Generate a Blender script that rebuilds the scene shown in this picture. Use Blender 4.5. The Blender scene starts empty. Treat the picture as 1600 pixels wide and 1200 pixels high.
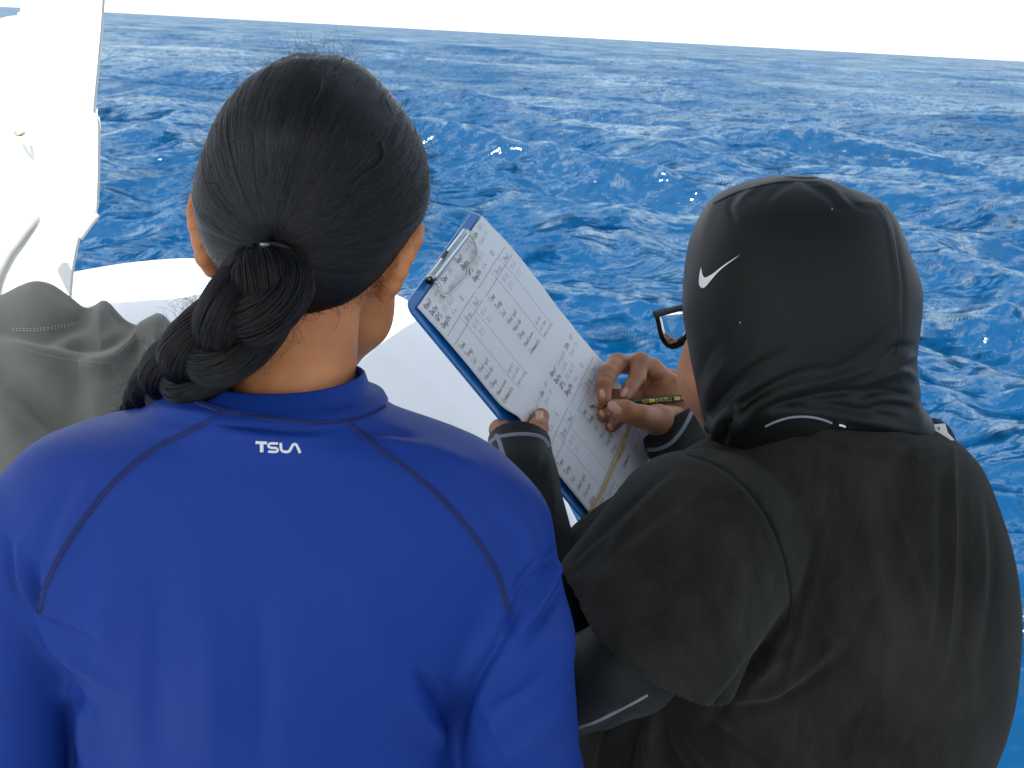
import bpy, bmesh, math, random
import numpy as np
from mathutils import Vector, Matrix
from mathutils.bvhtree import BVHTree
from mathutils import noise as mnoise

random.seed(7); RNG = np.random.default_rng(7)
S = bpy.context.scene
COL = S.collection

# ------------------------------------------------------------------ camera
CAM_H = 1.65                       # eye height above the deck (deck is z = 0)
PITCH = math.radians(13.83); ROLL = math.radians(3.07); FPX = 2222.0
SEA_Z = -1.7
R0 = np.array([1., 0, 0]); U0 = np.array([0, math.sin(PITCH), math.cos(PITCH)])
FW = np.array([0, math.cos(PITCH), -math.sin(PITCH)])
RT = math.cos(ROLL)*R0 + math.sin(ROLL)*U0
UP = -math.sin(ROLL)*R0 + math.cos(ROLL)*U0
CP = np.array([0, 0, CAM_H])
cam_d = bpy.data.cameras.new('camera'); cam = bpy.data.objects.new('camera', cam_d); COL.objects.link(cam)
cam_d.sensor_width = 36; cam_d.lens = 50; cam_d.clip_start = 0.05; cam_d.clip_end = 60000
cam_d.dof.use_dof = True; cam_d.dof.focus_distance = 1.35; cam_d.dof.aperture_fstop = 30
cam.matrix_world = Matrix(((RT[0], UP[0], -FW[0], CP[0]), (RT[1], UP[1], -FW[1], CP[1]), (RT[2], UP[2], -FW[2], CP[2]), (0, 0, 0, 1)))
S.camera = cam

# ------------------------------------------------------------------ sky, sun, exposure
SUN_EL, SUN_AZ = math.radians(56), math.radians(212)      # azimuth clockwise from +Y: behind the camera, to the left
world = bpy.data.worlds.new('World'); S.world = world; world.use_nodes = True
wn = world.node_tree.nodes; wl = world.node_tree.links; wn.clear()
wo = wn.new('ShaderNodeOutputWorld'); wb = wn.new('ShaderNodeBackground'); ws = wn.new('ShaderNodeTexSky')
ws.sky_type = 'NISHITA'; ws.sun_disc = False; ws.sun_elevation = SUN_EL; ws.sun_rotation = SUN_AZ
ws.air_density = 1.0; ws.dust_density = 2.0; ws.ozone_density = .5
wb.inputs['Strength'].default_value = 0.13
# pale haze low down and broken bright cloud above it
def wnode(t, **k):
    q = wn.new(t)
    for a, v in k.items(): setattr(q, a, v)
    return q
wtc = wnode('ShaderNodeTexCoord'); wsp = wnode('ShaderNodeSeparateXYZ'); wl.new(wtc.outputs['Generated'], wsp.inputs[0])
hz = wnode('ShaderNodeMapRange'); hz.interpolation_type = 'SMOOTHSTEP'; hz.inputs[1].default_value = .0; hz.inputs[2].default_value = .13; hz.inputs[3].default_value = 1; hz.inputs[4].default_value = 0; wl.new(wsp.outputs[2], hz.inputs[0])
cmp_ = wnode('ShaderNodeMapping'); cmp_.inputs['Scale'].default_value = (1, 1, 2.6); wl.new(wtc.outputs['Generated'], cmp_.inputs[0])
cn = wnode('ShaderNodeTexNoise'); cn.inputs['Scale'].default_value = 2.6; cn.inputs['Detail'].default_value = 7; cn.inputs['Roughness'].default_value = .55; wl.new(cmp_.outputs[0], cn.inputs['Vector'])
cm = wnode('ShaderNodeMapRange'); cm.inputs[1].default_value = .42; cm.inputs[2].default_value = .68; wl.new(cn.outputs['Fac'], cm.inputs[0])
mxm = wnode('ShaderNodeMath', operation='MAXIMUM'); wl.new(hz.outputs[0], mxm.inputs[0]); wl.new(cm.outputs[0], mxm.inputs[1])
mxc = wnode('ShaderNodeMix', data_type='RGBA'); wl.new(mxm.outputs[0], mxc.inputs['Factor']); wl.new(ws.outputs[0], mxc.inputs['A']); mxc.inputs['B'].default_value = (7.9, 7.8, 7.2, 1)
wl.new(mxc.outputs['Result'], wb.inputs[0]); wl.new(wb.outputs[0], wo.inputs[0])
sl = bpy.data.lights.new('sun', 'SUN'); sl.energy = 3.6; sl.angle = math.radians(0.5); sl.color = (1, .96, .9)
sun = bpy.data.objects.new('sun', sl); COL.objects.link(sun)
sd = Vector((math.sin(SUN_AZ)*math.cos(SUN_EL), math.cos(SUN_AZ)*math.cos(SUN_EL), math.sin(SUN_EL)))
sun.rotation_euler = sd.to_track_quat('Z', 'Y').to_euler()
S.view_settings.view_transform = 'Standard'; S.view_settings.look = 'None'
S.view_settings.exposure = 0.92; S.view_settings.gamma = 1
S.cycles.use_denoising = True; S.cycles.max_bounces = 8; S.cycles.transparent_max_bounces = 8
S.cycles.sample_clamp_indirect = 4.0

# ------------------------------------------------------------------ geometry helpers
def ray(px, py): return FW + RT*((px-800)/FPX) - UP*((py-600)/FPX)
def at(px, py, Y):
    d = ray(px, py); return CP + d*(Y/d[1])
def proj(P):
    q = np.asarray(P) - CP; w = q@FW
    return np.stack([800+FPX*(q@RT)/w, 600-FPX*(q@UP)/w], -1)

def cr(pts, n):
    """Catmull-Rom resample of a list of points (any dimension) to n points."""
    P = np.array(pts, float)
    if len(P) == 2: return P[0]+(P[1]-P[0])*np.linspace(0, 1, n)[:, None]
    A = np.vstack([2*P[0]-P[1], P, 2*P[-1]-P[-2]])
    seg = np.linalg.norm(np.diff(P[:, :min(3, P.shape[1])], axis=0), axis=1); cs = np.concatenate([[0], np.cumsum(seg)]); 
    t = np.linspace(0, cs[-1], n); i = np.clip(np.searchsorted(cs, t, 'right')-1, 0, len(P)-2)
    u = ((t-cs[i])/np.maximum(seg[i], 1e-9))[:, None]
    p0, p1, p2, p3 = A[i], A[i+1], A[i+2], A[i+3]
    return .5*((2*p1)+(-p0+p2)*u+(2*p0-5*p1+4*p2-p3)*u*u+(-p0+3*p1-3*p2+p3)*u**3)

def mesh(name, V, Fc, mat=None, parent=None, smooth=True):
    me = bpy.data.meshes.new(name)
    V = np.asarray(V, float)
    Fa = Fc if isinstance(Fc, np.ndarray) else None
    if Fa is not None:
        k = Fa.shape[1]
        me.vertices.add(len(V)); me.vertices.foreach_set('co', V.astype(np.float32).ravel())
        me.loops.add(Fa.size); me.loops.foreach_set('vertex_index', Fa.astype(np.int32).ravel())
        me.polygons.add(len(Fa)); me.polygons.foreach_set('loop_start', np.arange(0, Fa.size, k, dtype=np.int32))
        me.update(calc_edges=True)
    else:
        me.from_pydata([tuple(v) for v in V], [], [tuple(f) for f in Fc]); me.update()
    if smooth: me.polygons.foreach_set('use_smooth', np.ones(len(me.polygons), bool))
    o = bpy.data.objects.new(name, me); COL.objects.link(o)
    if mat: me.materials.append(mat)
    if parent: adopt(o, parent)
    return o
def adopt(o, parent):
    o.parent = parent
    if parent.parent is None and parent.type == 'EMPTY': o.matrix_parent_inverse = Matrix.Translation(-Vector(parent.location))
def root(name, loc, label, cat, group=None):
    o = bpy.data.objects.new(name, None); COL.objects.link(o); o.location = loc; o.empty_display_size = .05
    o['label'] = label; o['category'] = cat
    if group: o['group'] = group
    return o
def tag(o, label, cat, group=None):
    o['label'] = label; o['category'] = cat
    if group: o['group'] = group
    return o
def join_lists(parts):
    V, Fc, n = [], [], 0
    for v, f in parts:
        v = np.asarray(v, float); V.append(v); Fc += [tuple(int(i)+n for i in q) for q in f]; n += len(v)
    return np.vstack(V), Fc

def tube(pts, radii, seg=10, n=None, closed=False, flat=None, up=(0, 0, 1)):
    P = np.array(pts, float); Rr = np.broadcast_to(np.array(radii, float), (len(P),)).copy()
    if n:
        Q = cr(np.hstack([P, Rr[:, None]]), n); P, Rr = Q[:, :3], np.abs(Q[:, 3])
    T = np.roll(P, -1, 0)-np.roll(P, 1, 0) if closed else np.gradient(P, axis=0)
    T /= np.linalg.norm(T, axis=1)[:, None]+1e-12
    N = np.zeros_like(T); u = np.array(up, float)
    if abs(u@T[0]) > .95: u = np.array([1., 0, 0])
    prev = u-(u@T[0])*T[0]; prev /= np.linalg.norm(prev)
    for i in range(len(P)):
        prev = prev-(prev@T[i])*T[i]; prev /= np.linalg.norm(prev); N[i] = prev
    B = np.cross(T, N); a = np.linspace(0, 2*np.pi, seg, endpoint=False)
    fl = 1 if flat is None else flat
    V = (P[:, None]+Rr[:, None, None]*(np.cos(a)[None, :, None]*N[:, None]*fl+np.sin(a)[None, :, None]*B[:, None])).reshape(-1, 3)
    m = len(P); Fc = []
    for i in range(m if closed else m-1):
        j = (i+1) % m
        for k in range(seg):
            l = (k+1) % seg; Fc.append((i*seg+k, i*seg+l, j*seg+l, j*seg+k))
    if not closed:
        Fc.append(tuple(range(seg))[::-1]); Fc.append(tuple((m-1)*seg+k for k in range(seg)))
    return V, Fc

def prism(poly, nvec, th, bevel=0):
    """solid plate from a planar outline (N,3), thickness th along -nvec"""
    P = np.array(poly, float); nvec = np.array(nvec, float); n = len(P)
    if bevel:
        c = P.mean(0); Pi = P+(c-P)/np.linalg.norm(c-P, axis=1)[:, None]*bevel
        rings = [Pi, P-nvec*bevel, P-nvec*(th-bevel), Pi-nvec*th]
    else: rings = [P, P-nvec*th]
    V = np.vstack(rings); Fc = [tuple(range(n))]
    for r in range(len(rings)-1):
        for i in range(n):
            j = (i+1) % n; Fc.append((r*n+i, (r+1)*n+i, (r+1)*n+j, r*n+j))
    Fc.append(tuple((len(rings)-1)*n+i for i in range(n))[::-1])
    return V, Fc
def box(x0, x1, y0, y1, z0, z1, bev=.01):
    bm = bmesh.new(); bmesh.ops.create_cube(bm, size=1)
    for v in bm.verts: v.co = ((x0+x1)/2+v.co.x*(x1-x0), (y0+y1)/2+v.co.y*(y1-y0), (z0+z1)/2+v.co.z*(z1-z0))
    if bev: bmesh.ops.bevel(bm, geom=bm.edges[:], offset=bev, segments=3, affect='EDGES')
    V = [tuple(v.co) for v in bm.verts]; Fc = [tuple(v.index for v in f.verts) for f in bm.faces]; bm.free(); return np.array(V), Fc

# ---- implicit surfaces: smooth unions of cones, ellipsoids and fitted columns, meshed by surface nets
def cone(a, b, ra, rb, k=.01, flat=None):
    a = np.array(a, float); b = np.array(b, float); m = max(ra, rb)
    ab = b-a; L2 = ab@ab+1e-12
    def f(x, y, z):
        t = np.clip(((x-a[0])*ab[0]+(y-a[1])*ab[1]+(z-a[2])*ab[2])/L2, 0, 1)
        return np.sqrt((x-a[0]-t*ab[0])**2+(y-a[1]-t*ab[1])**2+(z-a[2]-t*ab[2])**2)-(ra+(rb-ra)*t)
    return (f, np.minimum(a, b)-m, np.maximum(a, b)+m, k, 'u')
def chain(pts, rad, k=.006):
    return [cone(pts[i], pts[i+1], rad[i], rad[i+1], k if i == 0 else k) for i in range(len(pts)-1)]
def ell(c, r, k=.01, axes=None):
    c = np.array(c, float); r = np.array(r, float); A = np.eye(3) if axes is None else np.array(axes, float)
    A = A/np.linalg.norm(A, axis=1)[:, None]
    def f(x, y, z):
        p = [(x-c[0])*A[i, 0]+(y-c[1])*A[i, 1]+(z-c[2])*A[i, 2] for i in range(3)]
        k0 = np.sqrt((p[0]/r[0])**2+(p[1]/r[1])**2+(p[2]/r[2])**2)
        k1 = np.sqrt((p[0]/r[0]**2)**2+(p[1]/r[1]**2)**2+(p[2]/r[2]**2)**2)
        return k0*(k0-1)/(k1+1e-9)
    ext = np.sqrt(((A.T*r)**2).sum(1))
    return (f, c-ext, c+ext, k, 'u')
def column(Lpts, Rpts, Yc, prof, n=2.3, k=.01, ratio=False, xref=600):
    """a body whose left and right outlines pass through the given sight lines at distance Yc(z); prof: [(z_from_pixel_row, half depth, centre Y)]"""
    pz = np.array([at(xref, p[0], Yc)[2] for p in prof]); pb = np.array([p[1] for p in prof]); pc = np.array([p[2] for p in prof])
    L = np.array([at(x, y, Yc) for x, y in cr(Lpts, 120)]); Rr = np.array([at(x, y, Yc) for x, y in cr(Rpts, 120)])
    def mono(P):
        z = np.maximum.accumulate(P[::-1, 2]); return z+np.arange(len(z))*1e-7, P[::-1, 0]
    lz, lx = mono(L); rz, rx = mono(Rr); zt = min(lz[-1], rz[-1]); zb = max(lz[0], rz[0])
    o = np.argsort(pz); pz, pb, pc = pz[o], pb[o], pc[o]
    q_ = cr(np.stack([pz, pb, pc], 1), 160); pz, pb, pc = np.maximum.accumulate(q_[:, 0])+np.arange(160)*1e-8, np.maximum(q_[:, 1], .003), q_[:, 2]
    kk = np.ones(9)/9; pad = lambda v: np.convolve(np.pad(v, 4, mode='reflect', reflect_type='odd'), kk, 'valid')
    pb, pc = np.maximum(pad(pb), .003), pad(pc)
    def f(x, y, z):
        zc = np.clip(z, zb, zt)
        xl = np.interp(zc, lz, lx); xr = np.interp(zc, rz, rx)
        a = np.maximum((xr-xl)/2, .002); cx = (xl+xr)/2
        b = np.interp(zc, pz, pb); b = a*b if ratio else b; b = np.maximum(b, .002); cy = np.interp(zc, pz, pc)
        dx, dy = x-cx, y-cy
        rho = (np.abs(dx/a)**n+np.abs(dy/b)**n)**(1/n)+1e-6
        d = np.hypot(dx, dy)*(1-1/rho)
        d = np.where(rho < .3, -np.minimum(a, b)*.7, d)
        return np.maximum(d, np.maximum(z-zt, zb-z))
    bm = (pb*(rx.max()-lx.min())/2).max() if ratio else pb.max()
    lo = np.array([lx.min(), pc.min()-bm, zb]); hi = np.array([rx.max(), pc.max()+bm, zt])
    return (f, lo, hi, k, 'u')
def clip(pt, nv, lo, hi, k=.002):
    """cut away what lies on the side nv points to, inside the box lo..hi"""
    pt = np.array(pt, float); nv = np.array(nv, float)/np.linalg.norm(nv)
    return (lambda x, y, z: (x-pt[0])*nv[0]+(y-pt[1])*nv[1]+(z-pt[2])*nv[2], np.array(lo, float), np.array(hi, float), k, 'c')
def sub(pr, k=.004): return (pr[0], pr[1], pr[2], k, 's')

def sdf(prims, h, smooth=2, lo=None, hi=None):
    us = [p for p in prims if p[4] == 'u']
    lo = np.min([p[1] for p in us], 0)-.012 if lo is None else np.array(lo); hi = np.max([p[2] for p in us], 0)+.012 if hi is None else np.array(hi)
    ax = [np.arange(lo[i], hi[i]+h, h) for i in range(3)]
    F = np.full([len(a) for a in ax], 1.0, np.float32)
    for f, l, u, k, op in prims:
        m = k+3*h+.004
        s = [slice(max(0, np.searchsorted(ax[i], l[i]-m)), np.searchsorted(ax[i], u[i]+m)) for i in range(3)]
        if any(q.start >= q.stop for q in s): continue
        d = f(ax[0][s[0]][:, None, None], ax[1][s[1]][None, :, None], ax[2][s[2]][None, None, :]).astype(np.float32)
        g = F[tuple(s)]; d = np.broadcast_to(d, g.shape)
        if op == 'u':
            hh = np.clip(.5+.5*(g-d)/k, 0, 1); F[tuple(s)] = g*(1-hh)+d*hh-k*hh*(1-hh)
        elif op == 's':
            d = -d; hh = np.clip(.5-.5*(g-d)/k, 0, 1); F[tuple(s)] = g*(1-hh)+d*hh+k*hh*(1-hh)
        else: F[tuple(s)] = np.maximum(g, d)
    F = np.clip(F, -.05, .05)
    I = F < 0; n = np.array(F.shape)
    c = np.zeros(n-1, np.int8)
    for a in (0, 1):
        for b in (0, 1):
            for d in (0, 1): c += I[a:n[0]-1+a, b:n[1]-1+b, d:n[2]-1+d]
    act = np.argwhere((c > 0) & (c < 8)); idx = np.full(n-1, -1, np.int32); idx[tuple(act.T)] = np.arange(len(act))
    acc = np.zeros((len(act), 3)); cnt = np.zeros(len(act))
    for e in range(3):
        o1, o2 = [i for i in range(3) if i != e]
        for a in (0, 1):
            for b in (0, 1):
                p = act.copy(); p[:, o1] += a; p[:, o2] += b; q = p.copy(); q[:, e] += 1
                f0 = F[tuple(p.T)]; f1 = F[tuple(q.T)]; m = (f0 < 0) != (f1 < 0)
                t = f0[m]/(f0[m]-f1[m]); pt = p[m].astype(float); pt[:, e] += t
                acc[m] += pt; cnt[m] += 1
    V = lo+h*acc/cnt[:, None]
    quads = []
    for e in range(3):
        o1, o2 = (e+1) % 3, (e+2) % 3
        sa = [slice(1, -1)]*3; sa[e] = slice(0, -1); sb = [slice(1, -1)]*3; sb[e] = slice(1, None)
        A0 = I[tuple(sa)]; A1 = I[tuple(sb)]
        for flip, M in ((0, A0 & ~A1), (1, ~A0 & A1)):
            g = np.argwhere(M); off = np.ones(3, int); off[e] = 0; g = g+off
            def cell(d1, d2):
                q = g.copy(); q[:, o1] -= d1; q[:, o2] -= d2; return idx[tuple(q.T)]
            Q = np.stack([cell(1, 1), cell(0, 1), cell(0, 0), cell(1, 0)], 1)
            quads.append(Q[:, ::-1] if flip else Q)
    Q = np.vstack(quads)
    E = np.vstack([Q[:, [0, 1]], Q[:, [1, 2]], Q[:, [2, 3]], Q[:, [3, 0]]])
    deg = np.bincount(E[:, 0], minlength=len(V))+np.bincount(E[:, 1], minlength=len(V))
    for it in range(smooth):
        for lam in (.5, -.52):
            W = np.zeros_like(V)
            for d in range(3): W[:, d] = np.bincount(E[:, 0], V[E[:, 1], d], len(V))+np.bincount(E[:, 1], V[E[:, 0], d], len(V))
            V = V+lam*(W/np.maximum(deg, 1)[:, None]-V)
    return V, Q
def normals(V, Q):
    N = np.cross(V[Q[:, 2]]-V[Q[:, 0]], V[Q[:, 3]]-V[Q[:, 1]]); out = np.zeros_like(V)
    for c in range(4):
        for d in range(3): out[:, d] += np.bincount(Q[:, c], N[:, d], len(V))
    return out/(np.linalg.norm(out, axis=1)[:, None]+1e-12)
def segdist(P, pl):
    """distance of 2-D points to a polyline, position 0..1 along it, signed side"""
    pl = np.array(pl, float); best = np.full(len(P), 1e9); tt = np.zeros(len(P)); sg = np.zeros(len(P)); n = len(pl)-1
    for i in range(n):
        a, b = pl[i], pl[i+1]; ab = b-a; t = np.clip(((P-a)@ab)/(ab@ab+1e-9), 0, 1)
        q = P-a-t[:, None]*ab; d = np.hypot(q[:, 0], q[:, 1]); m = d < best
        best[m] = d[m]; tt[m] = (i+t[m])/n; sg[m] = np.sign(ab[0]*q[m, 1]-ab[1]*q[m, 0])
    return best, tt, sg
FOLD = 1.25
def folds(V, Q, lst):
    """press creases and raise folds in cloth: each (sight-line polyline, width px, height mm [, skew])"""
    N = normals(V, Q); pp = proj(V); D = CP-V; D /= np.linalg.norm(D, axis=1)[:, None]
    face = np.clip(((N*D).sum(1)-.02)/.25, 0, 1); disp = np.zeros(len(V))
    for it in lst:
        pl, w, h = it[0], it[1], it[2]; skew = it[3] if len(it) > 3 else 0
        pl = cr(pl, max(6, 4*len(pl))); lo = pl.min(0)-3*w-2; hi = pl.max(0)+3*w+2
        m = np.where((pp[:, 0] > lo[0]) & (pp[:, 0] < hi[0]) & (pp[:, 1] > lo[1]) & (pp[:, 1] < hi[1]) & (face > 0))[0]
        if not len(m): continue
        d, t, s = segdist(pp[m], pl)
        env = np.sin(np.pi*np.clip(t*.9+.05, 0, 1))**.6
        ww = w*np.where(s > 0, 1+skew, 1-skew) if skew else w
        g = np.exp(-(d/ww)**2)
        disp[m] += FOLD*h*.001*g*env
    return V+N*(disp*face)[:, None]
def wobble(V, Q, amp, sc, seed=0, octs=1):
    N = normals(V, Q); r = np.random.default_rng(seed); a = np.zeros(len(V))
    for i in range(10):
        k = r.normal(size=3)*sc; a += np.sin(V@k+r.uniform(0, 6.28))
    return V+N*(a*amp/3.2)[:, None]
def bvh(V, Q): return BVHTree.FromPolygons([tuple(v) for v in V], [tuple(int(i) for i in q) for q in Q])
def hit(tree, px, py, lift=0):
    d = Vector(ray(px, py)).normalized(); r = tree.ray_cast(Vector(CP), d)
    if r[0] is None: return None, None
    n = r[1]; n = -n if n.dot(d) > 0 else n
    return np.array(r[0]+n*lift), np.array(n)
def strip(tree, pl, w, lift=.0006, n=None, across=5, prof=True, wfun=None):
    """band of cloth or thread lying on a surface along a sight-line polyline, w px wide"""
    pl = np.array(pl, float); L = np.linalg.norm(np.diff(pl, axis=0), axis=1).sum(); n = n or max(4, int(L/5))
    P = cr(pl, n); T = np.gradient(P, axis=0); T /= np.linalg.norm(T, axis=1)[:, None]; Nn = np.stack([-T[:, 1], T[:, 0]], 1)
    V, ok = [], []
    for i in range(n):
        wi = w*(wfun(i/(n-1)) if wfun else 1)
        for j in range(across):
            s = -1+2*j/(across-1); q = P[i]+Nn[i]*s*wi/2
            l = lift*(max(.05, 1-s**4) if prof else 1)
            p, _ = hit(tree, q[0], q[1], l); V.append(p if p is not None else (0, 0, 0)); ok.append(p is not None)
    V = np.array([np.array(v, float) for v in V]); Fc = []
    runs, cur = [], []
    for i in range(n-1):
        row = []
        for j in range(across-1):
            a = i*across+j; q = (a, a+across, a+across+1, a+1)
            if all(ok[k] for k in q) and max(np.linalg.norm(V[q[0]]-V[q[k]]) for k in (1, 2, 3)) < .03: row.append(q)
        if len(row) == across-1: cur.append(row)
        else:
            runs.append(cur); cur = []
    runs.append(cur); best = max(runs, key=len); Fc = [q for r_ in best for q in r_]
    use = sorted({k for q in Fc for k in q}); mp = {k: i for i, k in enumerate(use)}
    V = V[use] if use else V[:0]; Fc = [tuple(mp[k] for k in q) for q in Fc]
    return V, Fc

# ------------------------------------------------------------------ materials
def mat(name, base, rough=.6, **kw):
    m = bpy.data.materials.new(name); m.use_nodes = True; b = m.node_tree.nodes['Principled BSDF']
    b.inputs['Base Color'].default_value = (*base, 1); b.inputs['Roughness'].default_value = rough
    for k, v in kw.items():
        key = {'spec': 'Specular IOR Level', 'metal': 'Metallic', 'sheen': 'Sheen Weight', 'sheenr': 'Sheen Roughness', 'sss': 'Subsurface Weight', 'sssr': 'Subsurface Radius',
               'ssss': 'Subsurface Scale', 'trans': 'Transmission Weight', 'ior': 'IOR', 'coat': 'Coat Weight', 'sheent': 'Sheen Tint', 'aniso': 'Anisotropic'}[k]
        b.inputs[key].default_value = v
    return m
def nodes(m): return m.node_tree.nodes, m.node_tree.links, m.node_tree.nodes['Principled BSDF']
def coord(m, scale=(1, 1, 1)):
    N, L, b = nodes(m); tc = N.new('ShaderNodeTexCoord'); mp = N.new('ShaderNodeMapping'); mp.inputs['Scale'].default_value = scale
    L.new(tc.outputs['Object'], mp.inputs[0]); return mp.outputs[0]
def mottle(m, c1, c2, scale=10, detail=4, lo=.3, hi=.7, stretch=(1, 1, 1), rough=.5):
    N, L, b = nodes(m); n = N.new('ShaderNodeTexNoise'); n.inputs['Scale'].default_value = scale; n.inputs['Detail'].default_value = detail; n.inputs['Roughness'].default_value = rough
    L.new(coord(m, stretch), n.inputs['Vector']); r = N.new('ShaderNodeValToRGB')
    r.color_ramp.elements[0].position = lo; r.color_ramp.elements[1].position = hi
    r.color_ramp.elements[0].color = (*c1, 1); r.color_ramp.elements[1].color = (*c2, 1)
    L.new(n.outputs['Fac'], r.inputs[0]); L.new(r.outputs[0], b.inputs['Base Color']); return r
def bump(m, specs, dist=.001):
    """specs: (scale, strength, stretch)"""
    N, L, b = nodes(m); prev = None
    for sc, st, stretch, *kind in specs:
        if kind and kind[0] == 'weave':
            t = N.new('ShaderNodeTexWave'); t.inputs['Scale'].default_value = sc; out = t.outputs['Fac']; t.inputs['Distortion'].default_value = .4
        else:
            t = N.new('ShaderNodeTexNoise'); t.inputs['Scale'].default_value = sc; t.inputs['Detail'].default_value = 3; out = t.outputs['Fac']
        L.new(coord(m, stretch), t.inputs['Vector'])
        bp = N.new('ShaderNodeBump'); bp.inputs['Strength'].default_value = st; bp.inputs['Distance'].default_value = dist
        L.new(out, bp.inputs['Height'])
        if prev: L.new(prev.outputs[0], bp.inputs['Normal'])
        prev = bp
    L.new(prev.outputs[0], b.inputs['Normal'])

M = {}
m = M['skin'] = mat('skin', (.36, .15, .075), .5, sss=.12, sssr=(.9, .3, .15), ssss=.008, spec=.4)
mottle(m, (.62, .245, .095), (.47, .16, .055), 26, 4, .35, .75); bump(m, [(900, .25, (1, 1, 1)), (120, .12, (1, 1, 1))], .0008)
m = M['skin2'] = mat('skin_dark', (.3, .13, .07), .5, sss=.1, sssr=(.9, .3, .15), ssss=.005, spec=.4)
mottle(m, (.45, .195, .095), (.30, .12, .055), 45, 4, .35, .75); bump(m, [(700, .35, (1, 1, 1)), (160, .25, (1, 1, 1))], .0008)
M['nail'] = mat('nail', (.62, .36, .28), .25, coat=.3)
m = M['blue'] = mat('blue_lycra', (.007, .038, .25), .55, sheen=.05, sheenr=.35, spec=.2, sheent=(.25, .35, 1, 1))
bump(m, [(1500, .25, (1, 1, 1)), (28, .18, (1, 1, .45))], .0012)
M['bluethread'] = mat('blue_thread', (.006, .020, .13), .8)
m = M['tee'] = mat('black_cotton', (.02, .02, .018), .95, sheen=.06, sheenr=.5, spec=.15)
mottle(m, (.012, .0115, .0092), (.030, .028, .0235), 14, 12, .40, .64, (1, 1, .4), .72); bump(m, [(1300, .5, (1, 1, 1)), (40, .35, (1, 1, .5))], .0012)
m = M['hood'] = mat('black_swim_fabric', (.006, .0065, .006), .46, sheen=.02, sheenr=.4, spec=.24)
bump(m, [(1600, .3, (1, 1, 1)), (30, .12, (1, 1, 1))], .001)
m = M['sleeve'] = mat('charcoal_sleeve', (.013, .0145, .015), .6, sheen=.04, spec=.2); bump(m, [(1500, .3, (1, 1, 1))], .001)
m = M['greythread'] = mat('grey_stitching', (.22, .24, .29), .8); bump(m, [(900, .9, (1, 1, 1))], .001)
M['black'] = mat('black_plastic', (.006, .006, .006), .3, spec=.35)
M['print'] = mat('white_print', (.78, .78, .76), .5)
M['whitetag'] = mat('white_label', (.7, .7, .66), .6)
M['navy'] = mat('navy_tape', (.012, .014, .06), .7)
M['grad'] = mat('graphite', (.03, .03, .03), .35)
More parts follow.
